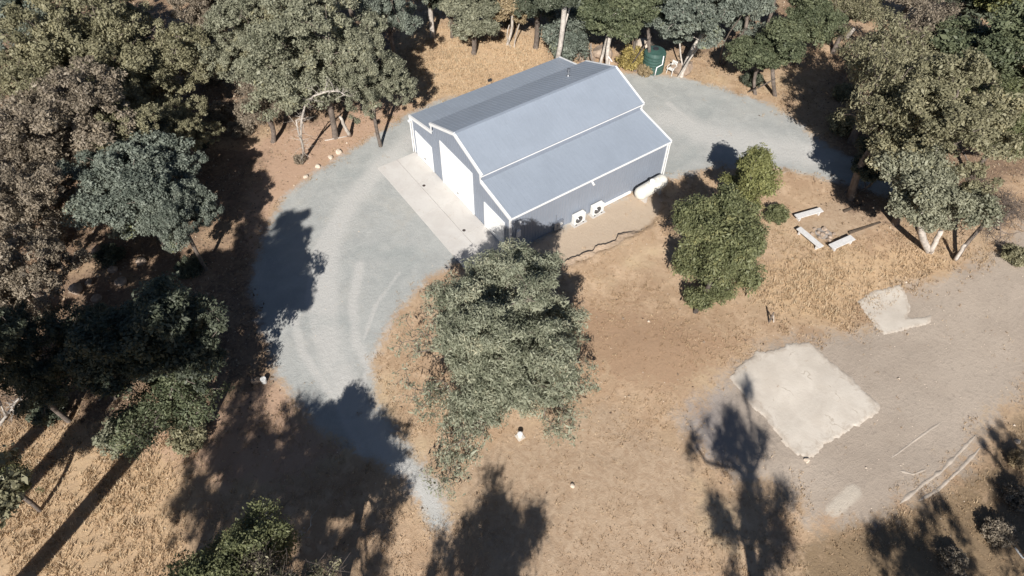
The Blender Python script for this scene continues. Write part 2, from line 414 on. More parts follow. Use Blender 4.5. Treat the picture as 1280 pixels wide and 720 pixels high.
def irregular(name, pts, thick, mat, jag, wear=.5):
    P = G(pts); A = np.array(P); st = .09
    gx = np.arange(A[:, 0].min()-1, A[:, 0].max()+1, st); gy = np.arange(A[:, 1].min()-1, A[:, 1].max()+1, st)
    X, Y = np.meshgrid(gx, gy, indexing='ij'); sd = poly_sd(X, Y, P)+(fbm(X*1.1, Y*1.1, 5)-.5)*jag*2+(fbm(X*6, Y*6, 3)-.5)*jag*.5
    Z = height(X, Y)*0+height(np.array([A[:, 0].mean()]), np.array([A[:, 1].mean()]))[0]*0+height(X, Y)+np.where(sd < -.05, thick, np.where(sd < .04, thick*.6, -.03))
    ix = np.arange(X.size).reshape(X.shape); q = np.stack([ix[:-1, :-1], ix[1:, :-1], ix[1:, 1:], ix[:-1, 1:]], -1).reshape(-1, 4)
    m = (sd.ravel()[q] < .1).all(1); q = q[m]; sel, inv = np.unique(q, return_inverse=True)
    v = np.stack([X, Y, Z], -1).reshape(-1, 3)[sel]
    o = mesh_np(name, v, inv.reshape(-1, 4), mat, smooth=False)
    a = o.data.attributes.new('edge', 'FLOAT', 'POINT'); a.data.foreach_set('value', np.clip(1+sd.ravel()[sel]/wear, 0, 1).astype(np.float32))
    tag(o, kind='structure'); return o
# ------------------------------------------------------------------ concrete
ap = MB()
for i in range(4):
    y0 = -6.1+i*3.05
    for x0, x1 in ((-3.15, -1.59), (-1.57, -.02)):
        ap.box(x0, x1, y0+.01, y0+3.04, -.2, .05)
tag(ap.build('concrete_apron', M['apron'], bevel=.008), kind='structure')
irregular('broken_concrete_slab', [(911,476),(930,450),(960,440),(1011,427),(1101,509),(1075,530),(1048,546),(1009,575),(980,556),(966,540),(945,515)], .05, M['slab'], .27, 1.1)
irregular('small_concrete_patch', [(1072,374),(1096,361),(1127,353),(1131,362),(1139,380),(1134,396),(1150,397),(1164,394),(1163,401),(1140,408),(1106,417),(1092,402)], .04, M['slab'], .14, .6)

# ------------------------------------------------------------------ pushed-up dirt ridges and the cut bank behind the pad
M['ridge'] = simple('pale_dirt', (.43, .37, .31), .95, 0, .12, 6, .5)
M['bank'] = simple('cut_earth', (.38, .285, .205), .95, 0, .25, 4, .7)
for P_, wd, hh_ in RIDGES:
    P_ = [onz(*p)[:2] for p in P_]; pts = []
    for a, b in zip(P_[:-1], P_[1:]):
        for t in np.linspace(0, 1, 14)[:-1]: pts.append(a+(b-a)*t)
    pts.append(P_[-1]); vs = []; n = len(pts)
    for i, p in enumerate(pts):
        d = pts[min(i+1, n-1)]-pts[max(i-1, 0)]; d /= np.linalg.norm(d); q = np.array([-d[1], d[0]]); e = min(1, i/4, (n-1-i)/4)
        f1 = fbm(np.array([p[0]*3]), np.array([p[1]*3]), 3)[0]; w_ = wd*(.5+f1)*(.3+.7*e); z_ = hz(*p); q0 = p+q*(f1-.5)*.05
        for o_, hh2 in ((-w_, -.03), (-w_*.4, hh_*.5*e*(.5+f1)), (w_*.3, hh_*.5*e*(.6+f1)), (w_, -.03)): vs.append((*(q0+q*o_), z_+hh2))
    mb = MB(); mb.add(vs, [(4*i+k, 4*i+k+1, 4*i+k+5, 4*i+k+4) for i in range(n-1) for k in range(3)])
    tag(mb.build('dirt_ridge', M['ridge'], smooth=True), kind='structure')
_l = [np.array(p) for p in LEDGE]; pts = []
for a, b in zip(_l[:-1], _l[1:]):
    for t in np.linspace(0, 1, 9)[:-1]: pts.append(a+(b-a)*t)
pts.append(_l[-1]); n = len(pts); vs = []
for i, p in enumerate(pts):
    e = min(1, i/5, (n-1-i)/5); j1, j2 = (fbm(np.array([p[0]*k_+3]), np.array([p[1]*k_]), 3)[0]-.5 for k_ in (2.3, 4.1))
    p = p+np.array([-.3, .8])*j1*.5; up = np.array([.35, -.93]); zb = hz(*(p-up*.5))
    vs += [(*(p-up*.0), zb-.1), (*(p-up*.06), zb+(.30+.2*j2)*e), (*(p+up*.10), zb+(.31+.15*j1)*e), (*(p+up*.42), hz(*(p+up*.42))-.02)]
mb = MB(); mb.add(vs, [(4*i+k, 4*i+k+1, 4*i+k+5, 4*i+k+4) for i in range(n-1) for k in range(3)])
tag(mb.build('earth_bank', M['bank']), kind='structure')

# ------------------------------------------------------------------ the metal building
HW, WI, L = 6.1, 2.98, 13.09
ZE, ZS, ZT, ZP = 3.17, 3.80, 4.45, 5.55
B = empty('metal_workshop', (0, 0, 0), 0, 'large blue-grey metal barn with raised centre roof, white trim and three white doors', 'building')
wl = MB(); RB = .022
def zroof(y):
    a = abs(y)
    return ZE+(ZS-ZE)*(HW-a)/(HW-WI) if a > WI else ZT+(ZP-ZT)*(WI-a)/WI
def gable(x, sgn):
    ys = [-HW, -WI, -WI, 0, WI, WI, HW]; zs = [ZE, ZS, ZT, ZP, ZT, ZS, ZE]
    e = 0.06
    vs = []
    for xx in (x, x-sgn*.1):
        vs += [(xx, y, z-e) for y, z in zip(ys, zs)]+[(xx, HW, 0), (xx, -HW, 0)]
    n = 9
    wl.add(vs, [tuple(range(9)), tuple(range(9, 18))[::-1]]+[(i, (i+1) % 9, 9+(i+1) % 9, 9+i) for i in range(9)])
DOORS = [(3.50, 5.60, 2.12), (-1.80, 2.02, 3.55), (-5.42, -3.32, 2.12)]
gable(0, -1); gable(L, 1)
y = -HW+.25
while y < HW-.15:
    z0 = .02
    for a, b, h in DOORS:
        if a-.14 < y < b+.14: z0 = h+.15
    for xx in (-RB/2, ): wl.box(-RB, .001, y-.022, y+.022, z0, zroof(y)-.08)
    wl.box(L-.001, L+RB, y-.022, y+.022, .02, zroof(y)-.08)
    y += .23
for sy in (-1, 1):
    wl.box(.10, L-.10, min(sy*HW, sy*(HW-.1)), max(sy*HW, sy*(HW-.1)), 0, ZE-.03)
    wl.box(.10, L-.10, min(sy*WI, sy*(WI-.08)), max(sy*WI, sy*(WI-.08)), ZS-.03, ZT-.03)
    x = .2
    while x < L-.1:
        a = sy*(HW-.001); b = sy*(HW+RB)
        wl.box(x-.022, x+.022, min(a, b), max(a, b), .02, ZE-.1)
        a = sy*(WI-.001); b = sy*(WI+RB)
        wl.box(x-.022, x+.022, min(a, b), max(a, b), ZS, ZT-.05)
        x += .23
wl.build('wall', M['wall'], B)
def roof(y0, z0, y1, z1):
    mb = MB(); OV = .10
    d = np.array([0, y1-y0, z1-z0]); d /= np.linalg.norm(d); nn = np.array([0, -d[2], d[1]]); nn *= np.sign(nn[2])
    a = np.array([0, y0, z0]); b = np.array([0, y1, z1])
    c0 = np.array([-OV, 0, 0]); c1 = np.array([L+OV, 0, 0])
    vs = [c0+a, c1+a, c1+b, c0+b]; vs += [v+nn*.05 for v in vs]
    mb.add(vs, [(3,2,1,0),(4,5,6,7),(0,1,5,4),(1,2,6,5),(2,3,7,6),(3,0,4,7)])
    x = .02
    while x < L+.05:
        mb.obox(a+np.array([x,0,0])+nn*.053, b+np.array([x,0,0])+nn*.053, (.012, 0, 0), nn*.006); x += .305
    return mb.build('roof', M['roof'], B)
sl_lo = (ZS-ZE)/(HW-WI); sl_hi = (ZP-ZT)/WI
for s in (-1, 1):
    roof(s*(HW+.14), ZE-.14*sl_lo, s*WI, ZS)
    roof(s*(WI+.20), ZT-.20*sl_hi, s*.012, ZP-.012*sl_hi)
# trims
def rake(x, sg):
    tr = MB()
    t = np.array([sg*.014, 0, 0])
    for s in (-1, 1):
        for (a, b) in (((HW+.16, ZE-.16*sl_lo), (WI, ZS)), ((WI+.22, ZT-.22*sl_hi), (0, ZP))):
            p = np.array([x, s*a[0], a[1]-.03]); q = np.array([x, s*b[0], b[1]-.03])
            tr.obox(p, q, (0, 0, .095), t)
            tr.obox(p+np.array([-sg*.05, 0, .105]), q+np.array([-sg*.05, 0, .105]), (0, 0, .012), (.065, 0, 0))
        ya = s*(WI+.03)
        tr.box(min(x-.016, x+.016), max(x-.016, x+.016), ya-.06, ya+.06, ZS+.07, ZT-.1)
    return tr.build('rake_trim', M['white_metal'], B)
rake(-.125, -1); rake(L+.125, 1)
rc = MB(); rc.obox((-.1, 0, ZP+.055), (L+.1, 0, ZP+.055), (0, .10, 0), (0, 0, .012)); rc.build('ridge_cap', M['roof'], B)
for s in (-1, 1):
    gt = MB(); yy = s*(HW+.17); gt.box(-.1, L+.1, yy-.035, yy+.035, ZE-.12, ZE-.035); gt.build('gutter', M['white_metal'], B)
    gt = MB(); yy = s*(WI+.225); gt.box(-.1, L+.1, yy-.012, yy+.012, ZT-.15, ZT-.085); gt.build('eave_trim', M['white_metal'], B)
    fl = MB(); yy = s*(WI+.05); fl.obox((.0, yy, ZS+.07), (L, yy, ZS+.07), (0, .05, 0), (0, 0, .02)); fl.build('flashing', M['wall'], B)
    for xx in (0, L):
        ct = MB(); sx = -1 if xx == 0 else 1; yy = s*HW
        ct.box(min(xx, xx+sx*.035)-.0, max(xx, xx+sx*.035), yy-.07 if s > 0 else yy-.035, yy+.035 if s > 0 else yy+.07, 0.02, ZE-.1)
        ct.box(min(xx-sx*.09, xx-.001*sx), max(xx-sx*.09, xx-.001*sx), min(yy+s*.001, yy+s*.035), max(yy+s*.001, yy+s*.035), 0.02, ZE-.1)
        ct.build('corner_trim', M['white_metal'], B)
for a, b, h in DOORS:
    dr = MB(); n = 4 if h < 3 else 6
    for k in range(n):
        z0 = .06+k*(h-.06)/n; z1 = .06+(k+1)*(h-.06)/n
        dr.box(-.045, -.003, a, b, z0+.012, z1-.012)
    d = dr.build('garage_door', M['door'], B, bevel=.006)
    fr = MB()
    fr.box(-.06, -.001, a-.10, a-.002, .05, h+.10); fr.box(-.06, -.001, b+.002, b+.10, .05, h+.10); fr.box(-.06, -.001, a-.001, b+.001, h+.002, h+.10)
    fr.build('door_frame', M['white_metal'], d)
    hd = MB(); hd.box(-.075, -.046, (a+b)/2-.1, (a+b)/2+.1, .45, .49); hd.build('handle', M['dark_metal'], d)
dsp = MB(); dsp.tube([(-.10, HW+.1, ZE-.15), (-.12, HW+.06, 2.8), (-.12, HW+.06, .1)], .04, 8); dsp.build('downspout', M['white_metal'], B)
dsp = MB(); dsp.tube([(L+.10, -HW-.1, ZE-.15), (L+.10, -HW-.08, 2.8), (L+.10, -HW-.08, .1)], .04, 8); dsp.build('downspout', M['white_metal'], B)
vz = ZP-abs(1.65)*sl_hi
vp = MB(); vp.tube([(10.3, 1.65, vz-.05), (10.3, 1.65, vz+.55)], .075, 12); vp.tube([(10.3, 1.65, vz+.56), (10.3, 1.65, vz+.66)], .12, 12); vp.tube([(10.3,1.65,vz-.02),(10.3,1.65,vz+.12)], .14, 12)
vp.build('vent_pipe', M['galv'], B)
def wall_light(x, y, z, nx_, ny_):
    mb = MB(); c = np.array([x, y, z]); n_ = np.array([nx_, ny_, 0.])
    mb.tube([c, c+n_*.08], .07, 10); mb.tube([c+n_*.05+np.array([0, 0, -.02]), c+n_*.22+np.array([0, 0, -.10])], [.05, .10], 10)
    mb.build('wall_light', M['white_metal'], B)
wall_light(6.43, -HW-.03, 2.78, 0, -1)
wall_light(.7, -HW-.03, 2.45, 0, -1)
wall_light(-.03, HW-.1, 2.95, -1, .6)
wall_light(L+.04, -HW+.2, 2.95, 1, 0)
# white conduit with its run along the foot of the side wall
cv = MB(); cv.box(7.45, 10.1, -HW-.17, -HW-.03, .04, .20); cv.build('conduit_cover', M['white_metal'], B, bevel=.01)
mt_ = MB(); mt_.box(3.40, 4.15, -HW-.20, -HW-.02, .12, .80); mt_.box(3.62, 3.72, -HW-.24, -HW-.2, .35, .55); mt_.tube([(3.6, -HW-.09, .8), (3.6, -HW-.09, 1.4)], .03)
mb_ = mt_.build('meter_box', M['grey_metal'], B, bevel=.01)
dl = MB(); dl.tube([(3.95, -HW-.20, .58), (3.95, -HW-.25, .58)], .09, 12); dl.build('meter_dial', M['white_plastic'], mb_)
bx = MB(); bx.box(.45, .75, -HW-.14, -HW-.02, 1.2, 1.75); bx.build('breaker_box', M['white_metal'], B, bevel=.01)
# rear roof edge fitting seen above the rear rake
an = MB(); an.tube([(L+.15, .75, ZP-.5), (L+.2, .78, ZP+.25)], .02, 6); an.obox((L+.2, .55, ZP+.1), (L+.2, 1.0, ZP+.28), (.03, 0, 0), (0, 0, .02)); an.build('antenna', M['white_metal'], B)
fl_ = MB(); fl_.tube([(6.9, HW+.2, ZE-.1), (6.9, HW+.28, ZE+.12), (6.9, HW+.40, ZE+.14)], .02, 6); fl_.box(6.75, 7.05, HW+.36, HW+.50, ZE+.05, ZE+.22); fl_.build('floodlight', M['dark_metal'], B, bevel=.01)

# heat pumps
def heat_pump(x, label):
    t = empty('heat_pump', (x, -HW-.34, .0), 0, label, 'heat pump', 'heat pump units along the side wall')
    b = MB(); b.box(-.46, .46, -.17, .17, .12, .86); b.build('cabinet', M['white_plastic'], t, bevel=.02)
    r = MB()
    for rr in (.28, .20, .12, .05):
        pts = [(-.10+rr*math.cos(a), -.185, .49+rr*math.sin(a)) for a in np.linspace(0, 2*math.pi, 25)]
        r.tube(pts, .008, 5, False)
    for a in np.linspace(0, math.pi, 5)[:-1]:
        r.tube([(-.10-.28*math.cos(a), -.185, .49-.28*math.sin(a)), (-.10+.28*math.cos(a), -.185, .49+.28*math.sin(a))], .006, 5)
    r.build('grille', M['galv'], t)
    h = MB(); h.tube([(-.10, -.171, .49), (-.10, -.178, .49)], .275, 24); h.build('fan_opening', M['dark_metal'], t)
    for sx in (-.3, .3):
        f = MB(); f.box(sx-.04, sx+.04, -.2, .2, .06, .12); f.build('foot', M['dark_metal'], t)
    p = MB(); p.tube([(.40, .05, .40), (.52, .08, .42), (.55, .28, .42)], .03, 6); p.build('pipe', M['white_metal'], t)
    c = MB(); c.box(-.55, .55, -.28, .24, -.05, .06); c.build('base_pad', M['apron'], t)
heat_pump(5.30, 'white heat pump unit on the blue wall next to the grey meter box')
heat_pump(6.88, 'white heat pump unit on the blue wall next to the white conduit cover')

# propane tank
pc = onz(814, 234, .8)
T = empty('propane_tank', (pc[0], pc[1], 0), math.radians(4), 'cream horizontal propane tank lying beside the far end of the blue wall', 'tank')
pt = MB(); prof = []
for a in np.linspace(0, math.pi/2, 6): prof.append((-1.0-.42*math.cos(a), .47*math.sin(a)))
for a in np.linspace(math.pi/2, 0, 6): prof.append((1.0+.42*math.cos(a), .47*math.sin(a)))
pt.tube([(x, 0, .82) for x, r in prof], [max(r, .005) for x, r in prof], 24)
pt.build('vessel', M['tank_paint'], T, smooth=True)
dm = MB(); dm.tube([(0, 0, 1.26), (0, 0, 1.42), (0, 0, 1.46)], [.18, .18, .12], 14); dm.build('valve_dome', M['white_metal'], T)
for sx in (-.7, .7):
    f = MB(); f.box(sx-.08, sx+.08, -.34, .34, -.02, .44); f.build('saddle', M['apron'], T)
for sx in (-.5, .5):
    f = MB(); pts = [(sx, .1*math.cos(a), 1.28+.1*math.sin(a)) for a in np.linspace(0, math.pi, 7)]; f.tube(pts, .015, 5); f.build('lifting_lug', M['white_metal'], T)

# ------------------------------------------------------------------ trees
def tubes_np(A, Bp, ra, rb, n=5):
    """many straight tapered tubes A->B"""
    A = np.asarray(A); Bp = np.asarray(Bp); m_ = len(A)
    t = Bp-A; ln = np.linalg.norm(t, axis=1, keepdims=True)+1e-9; t = t/ln
    ref = np.where(np.abs(t[:, :1]) < .8, np.array([[1., 0, 0]]), np.array([[0, 1., 0]]))
    u = ref-t*(ref*t).sum(1, keepdims=True); u /= np.linalg.norm(u, axis=1, keepdims=True); v = np.cross(t, u)
    an_ = np.arange(n)*2*math.pi/n
    ring = u[:, None]*np.cos(an_)[None, :, None]+v[:, None]*np.sin(an_)[None, :, None]
    V = np.concatenate([A[:, None]+ring*ra[:, None, None], Bp[:, None]+ring*rb[:, None, None]], 1)
    k = np.arange(n); q = np.stack([k, (k+1) % n, n+(k+1) % n, n+k], -1)
    F = (q[None]+(np.arange(m_)*2*n)[:, None, None]).reshape(-1, 4)
    return V.reshape(-1, 3), F

def tree_mesh(seed, R, HC, RZ, nl=14, clumps=330, lpc=100, leaf=(.20, .10), lobe_r=.34, base=(0, 0), trunks=1, droop=0., fill=1.0, tr=.22, bias=None, clr=.42, open_=0.0, twig=False, shape=1.0, extra=()):
    """returns wood (V,F) and leaves (V,F,tone); origin at the foot, crown centre above (0,0)"""
    r = np.random.default_rng(seed); lpc = int(lpc*1.8); leaf = (leaf[0]*.76, leaf[1]*.76)
    # lobes of the crown
    C = []; tries = 0
    while len(C) < nl and tries < 4000:
        tries += 1
        p = r.normal(size=3); p /= np.linalg.norm(p); p *= r.random()**.45*(1-lobe_r*.75)
        if p[2] < -.62: continue
        if all(np.linalg.norm(p-q) > lobe_r*.75 for q in C): C.append(p)
    C = np.array(C); lr = lobe_r*r.uniform(.75, 1.25, len(C))
    lt = r.random(len(C))
    # clumps on the lobes' shells
    per = r.choice(len(C), clumps, p=lr**2/(lr**2).sum())
    d = r.normal(size=(clumps, 3)); d[:, 2] = np.abs(d[:, 2])*.8+d[:, 2]*.35; d /= np.linalg.norm(d, axis=1, keepdims=True)
    K = C[per]+d*lr[per, None]*r.uniform(.55, 1.08, (clumps, 1))
    if open_ > 0:
        key = np.sin(K[:, 0]*7+seed)+np.sin(K[:, 1]*7+seed*2)+np.sin(K[:, 2]*6)
        K = K[key > np.quantile(key, open_)]; 
    ctone = None
    K = K*np.array([R, R, RZ])
    if shape != 1.0:
        f_ = np.clip((K[:, 2]/RZ+1)/2, 0, 1); K[:, :2] *= (1-(1-shape)*f_)[:, None]
    K[:, 2] += HC
    thin = np.ones(len(K))
    for (ex, ey, ez, er, en, ed) in extra:
        q = r.normal(size=(en, 3)); q /= np.linalg.norm(q, axis=1, keepdims=True); q *= er*r.random((en, 1))**.4*np.array([1, 1, .7])
        K = np.vstack([K, q+np.array([ex, ey, ez])]); thin = np.append(thin, np.full(en, ed)); per = np.append(per[:len(K)-en], r.integers(0, len(C), en))
    n = len(K)
    kt = .55*lt[per[:n]]+.45*r.random(n)
    # skeleton: trunk then greedy attachment
    bx_, by_ = base
    nodes = []; par = []
    top = np.array([0, 0, HC-RZ*.35])
    for t_ in range(trunks):
        off = np.array([0, 0, 0]) if trunks == 1 else np.array([r.normal()*.35, r.normal()*.35, 0])
        tgt = top+(0 if trunks == 1 else np.array([r.normal()*R*.35, r.normal()*R*.35, r.normal()*.4]))
        prev = -1; wob_ = r.normal(size=3)*.25
        for s_ in np.linspace(0, 1, 7):
            p = np.array([bx_, by_, 0])+off*1.0+(tgt-np.array([bx_, by_, 0])-off)*s_+wob_*math.sin(s_*math.pi)*np.array([1, 1, .2])
            nodes.append(p); par.append(prev); prev = len(nodes)-1
    order = np.argsort(np.linalg.norm(K-top, axis=1))
    nodes = [np.asarray(x, float) for x in nodes]
    # lobe limbs first
    LC = C*np.array([R, R, RZ])*.8; LC[:, 2] += HC
    def attach(tg, jit, segs, lim=None):
        arr = np.array(nodes)
        dd = np.linalg.norm(arr-tg, axis=1)+.25*np.linalg.norm(arr-top, axis=1)+np.where(arr[:, 2] < .35*(HC-RZ*.35), 50, 0)+np.where(arr[:, 2] > tg[2]+.8, 3, 0)
        j = int(np.argmin(dd)); a = nodes[j]; prev = j; L_ = np.linalg.norm(tg-a)
        bow = r.normal(size=3)*jit*L_; bow[2] = abs(bow[2])*.6
        for s_ in range(1, segs+1):
            f_ = s_/segs; nodes.append(a+(tg-a)*f_+bow*math.sin(f_*math.pi)); par.append(prev); prev = len(nodes)-1
    for q in LC[np.argsort(np.linalg.norm(LC-top, axis=1))]: attach(q, .12, 4)
    for i in order: attach(K[i], .10, 2)
    nodes = np.array(nodes); par = np.array(par)
    area = np.zeros(len(nodes)); kids = np.bincount(par[par >= 0], minlength=len(nodes))
    area[kids == 0] = .012**2*1.3
    for i in range(len(nodes)-1, -1, -1):
        if par[i] >= 0: area[par[i]] += area[i]
    rad = np.sqrt(area); rad *= tr/max(rad[:7*trunks].max(), 1e-6)
    rad = np.maximum(rad, .012); rad[:7*trunks] = np.maximum(rad[:7*trunks], tr*.35); rad = np.where(nodes[:, 2] < .35, rad*1.2, rad)
    e = np.where(par >= 0)[0]
    wr = tubes_np(nodes[par[e]], nodes[e], np.minimum(rad[par[e]], rad[e]*1.5), rad[e], 6)
    if twig:
        nt_ = n*14
        a = np.repeat(K, 14, 0)+r.normal(size=(nt_, 3))*.12; dr_ = r.normal(size=(nt_, 3)); dr_[:, 2] += .3
        dr_ /= np.linalg.norm(dr_, axis=1, keepdims=True); b_ = a+dr_*r.uniform(.3, .9, (nt_, 1))
        tv, tf = tubes_np(a, b_, np.full(nt_, .012), np.full(nt_, .005), 3)
        wr = (np.vstack([wr[0], tv]), np.vstack([wr[1], tf+len(wr[0])]))
    # leaves
    m_ = int(lpc*fill); cl = clr*r.uniform(.6, 1.35, n)
    ctr = np.repeat(K, m_, 0); cr = np.repeat(cl, m_)[:, None]
    g_ = r.normal(size=(n*m_, 3)); g_ /= np.linalg.norm(g_, axis=1, keepdims=True)
    off = g_*cr*(r.random((n*m_, 1))**.5)*np.array([1.15, 1.15, .75])
    if droop: off[:, 2] -= droop*r.random(n*m_)**2*np.repeat(r.random(n), m_)
    P = ctr+off
    keep_ = r.random(len(P)) < np.repeat(thin, m_)
    ktr = np.repeat(kt, m_)[keep_]; g_ = g_[keep_]; P = P[keep_]
    nm = g_*.55+r.normal(size=P.shape)*.55+np.array([0, 0, .55])
    nm /= np.linalg.norm(nm, axis=1, keepdims=True)
    a = r.normal(size=P.shape)+np.array([0, 0, -1.2 if droop else 0])
    a -= nm*(a*nm).sum(1, keepdims=True); a /= np.linalg.norm(a, axis=1, keepdims=True); b_ = np.cross(nm, a)
    s = np.exp(r.normal(size=(len(P), 1))*.35); l2, w2 = leaf[0]/2*s, leaf[1]/2*s
    V = np.stack([P-a*l2, P+b_*w2+nm*w2*.3, P+a*l2, P-b_*w2+nm*w2*.3], 1).reshape(-1, 3)
    F = np.arange(len(P)*4).reshape(-1, 4)
    tone = np.clip(ktr*.65+r.random(len(P))**1.5*.5, 0, 1.05)
    return wr, (V, F, tone)

LM = {
 'olive':  leaf_mat('olive_leaves', (0.165, 0.157, 0.091), (0.319, 0.299, 0.188), (0.388, 0.342, 0.194)),
 'brown':  leaf_mat('dusty_brown_leaves', (0.177, 0.146, 0.108), (0.331, 0.279, 0.211), (0.388, 0.319, 0.228)),
 'blue':   leaf_mat('blue_green_leaves', (0.125, 0.148, 0.120), (0.257, 0.285, 0.234), (0.296, 0.308, 0.160)),
 'grey':   leaf_mat('grey_green_leaves', (0.165, 0.171, 0.114), (0.319, 0.319, 0.228), (0.365, 0.342, 0.205)),
 'green':  leaf_mat('fresh_green_leaves', (.095, .108, .05), (.20, .212, .105), (.29, .275, .125)),
 'forest': leaf_mat('deep_green_leaves', (.08, .098, .055), (.18, .20, .115), (.24, .24, .12)),
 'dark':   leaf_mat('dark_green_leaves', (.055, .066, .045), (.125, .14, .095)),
 'lime':   leaf_mat('yellow_green_leaves', (.13, .138, .052), (.265, .27, .11), (.36, .32, .12)),
 'straw':  leaf_mat('straw_coloured_leaves', (.24, .18, .105), (.42, .33, .20), (.50, .41, .27)),
 'centre': leaf_mat('silvery_sage_leaves', (0.154, 0.169, 0.114), (0.342, 0.353, 0.257), (0.433, 0.410, 0.285)),
}
BM = {'pale': 'pale_bark', 'grey': 'bark', 'dark': 'dark_bark'}
PROTO = {}
def place_tree(key, px, py, rpx, hc, leafm, label, barkm='grey', rz=None, name='oak_tree', cat='tree', group='trees around the clearing', uniq=False, foot=None, grow=1.06, **kw):
    """crown centre seen at (px,py) at height hc, crown radius rpx pixels of the photo"""
    if not uniq: hc = hc*.76
    P = onz(px, py, hc); R = rpx*dist(P)/FPX*(1.0 if uniq else grow)
    return put_tree(key, P[0], P[1], R, hc, leafm, label, barkm, rz, name, cat, group, uniq, foot, **kw)
def put_tree(key, x, y, R, hc, leafm, label, barkm='grey', rz=None, name='oak_tree', cat='tree', group='trees around the clearing', uniq=False, foot=None, sz=None, **kw):
    gz = hz(x, y)
    if uniq or key not in PROTO:
        RZ = kw.pop('RZ', min(R*.85, hc*.74))
        fx, fy = (0, 0)
        if foot is not None: fx, fy = foot[0]-x, foot[1]-y; gz = hz(*foot)
        wd, lv = tree_mesh(kw.pop('seed', abs(hash(key)) % 1000 if False else sum(map(ord, key))), R, hc, RZ, base=(0, 0) if foot is None else (fx, fy), **kw)
        PROTO[key] = dict(R=R, hc=hc, w=wd, l=lv, ms={})
        off = np.array([fx, fy, 0])
        for q in (wd[0], lv[0]): q -= off
        PROTO[key]['off'] = off
        sc = 1.0; rz = 0 if rz is None else rz
    else:
        sc = R/PROTO[key]['R']; rz = random.uniform(0, 6.28) if rz is None else rz
    pr = PROTO[key]; zs = (hc/pr['hc']) if sc != 1.0 or uniq is False else 1.0
    off = pr['off']
    ca, sa = math.cos(rz), math.sin(rz)
    ox, oy = (ca*off[0]-sa*off[1])*sc, (sa*off[0]+ca*off[1])*sc
    t = empty(name, (x+ox, y+oy, gz-.08), rz, label, cat, group)
    t.scale = (sc, sc, zs)
    kk = ('w', barkm)
    for part, mk, mat in (('trunk', ('w', barkm), M[BM[barkm]]), ('crown', ('l', leafm), LM[leafm] if leafm else None)):
        if mat is None: continue
        if mk in pr['ms']:
            o = bpy.data.objects.new(part, pr['ms'][mk]); COL.objects.link(o); o.parent = t
        else:
            if part == 'trunk': o = mesh_np('trunk', pr['w'][0], pr['w'][1], mat, t, smooth=True)
            else: o = mesh_np('crown', pr['l'][0], pr['l'][1], mat, t, tone=pr['l'][2])
            pr['ms'][mk] = o.data
    return t
#TREES
exec_trees = True
TB = {}
# left block -----------------------------------------------------------------
place_tree('oakA', 180, 90, 80, 7.0, 'olive', 'broad olive oak at upper left whose right edge overhangs the dark brush gap', rz=0, nl=20, clumps=420, lpc=95)
place_tree('oakA', 105, 45, 82, 9.0, 'olive', 'olive oak touching the top edge of the photo, left of the dark brush gap')
place_tree('oakB', 70, 170, 88, 8.5, 'brown', 'dusty brown oak at the left with bare pale trunks showing under its lower edge', nl=20, clumps=420, lpc=95)
place_tree('oakB', 150, 160, 58, 7.0, 'olive', 'brownish olive oak crown directly above the blue-green oak')
place_tree('oakB', 18, 255, 62, 7.5, 'brown', 'dusty brown oak cut by the left edge, below the largest brown oak')
place_tree('oakC', 15, 25, 66, 8.0, 'blue', 'dark blue-green oak in the top left corner of the photo', nl=14, clumps=330, lpc=95)
place_tree('oakF', 165, 230, 74, 6.5, 'blue', 'blue-green oak with a yellow-green patch, left of the dark shadow on the drive', nl=16, clumps=360, lpc=110, leaf=(.19, .09))
place_tree('oakF', 222, 268, 42, 6.0, 'blue', 'smaller blue-green oak at the lower right of the blue-green oak with the yellow-green patch')
place_tree('oakC', 20, 350, 70, 7.0, 'brown', 'shaded brown oak on the left edge halfway down')
place_tree('oakC', 15, 455, 66, 7.0, 'dark', 'dark green oak on the left edge with a bare white branch')
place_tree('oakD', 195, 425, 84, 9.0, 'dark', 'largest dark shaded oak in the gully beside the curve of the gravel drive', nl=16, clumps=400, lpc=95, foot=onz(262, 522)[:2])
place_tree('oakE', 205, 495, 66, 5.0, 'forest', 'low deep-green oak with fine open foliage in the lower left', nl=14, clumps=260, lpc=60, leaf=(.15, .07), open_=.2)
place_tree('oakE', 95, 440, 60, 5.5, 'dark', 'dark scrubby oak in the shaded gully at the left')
place_tree('oakA', 75, 105, 62, 6.5, 'olive', 'olive oak filling the wood between the top left corner and the dusty brown oaks')
place_tree('oakB', 20, 165, 56, 6.0, 'brown', 'dusty brown oak on the left edge, upper of the two cut by that edge')
place_tree('oakB', 225, 155, 40, 5.0, 'olive', 'small olive oak just above the blue-green oak, beside the dark gap')
# top left
place_tree('oakP', 395, 70, 92, 9.0, 'grey', 'largest grey-green oak at the top with a bare arching branch hanging below it', nl=22, clumps=460, lpc=100, lobe_r=.3)
place_tree('oakP', 318, 55, 66, 7.5, 'grey', 'grey-green oak right of the dark brush gap at the top')
place_tree('oakA', 345, 10, 66, 9.0, 'olive', 'olive oak at the top edge above the largest grey-green oak')
place_tree('oakP', 462, 105, 54, 7.0, 'grey', 'grey-green oak leaning over the dry grass left of the barn roof')
place_tree('oakC', 485, 20, 52, 8.0, 'blue', 'blue-green oak at the top left of the dry grass clearing')
place_tree('oakC', 430, -25, 60, 9.0, 'olive', 'olive oak mostly above the top edge behind the grey-green oaks')
place_tree('oakB', 270, 0, 50, 8.5, 'brown', 'greyish brown oak at the top edge left of the largest grey-green oak')
place_tree('oakE', 325, 128, 38, 4.5, 'brown', 'thin brown oak sapling standing on the bare slope below the grey-green oaks')
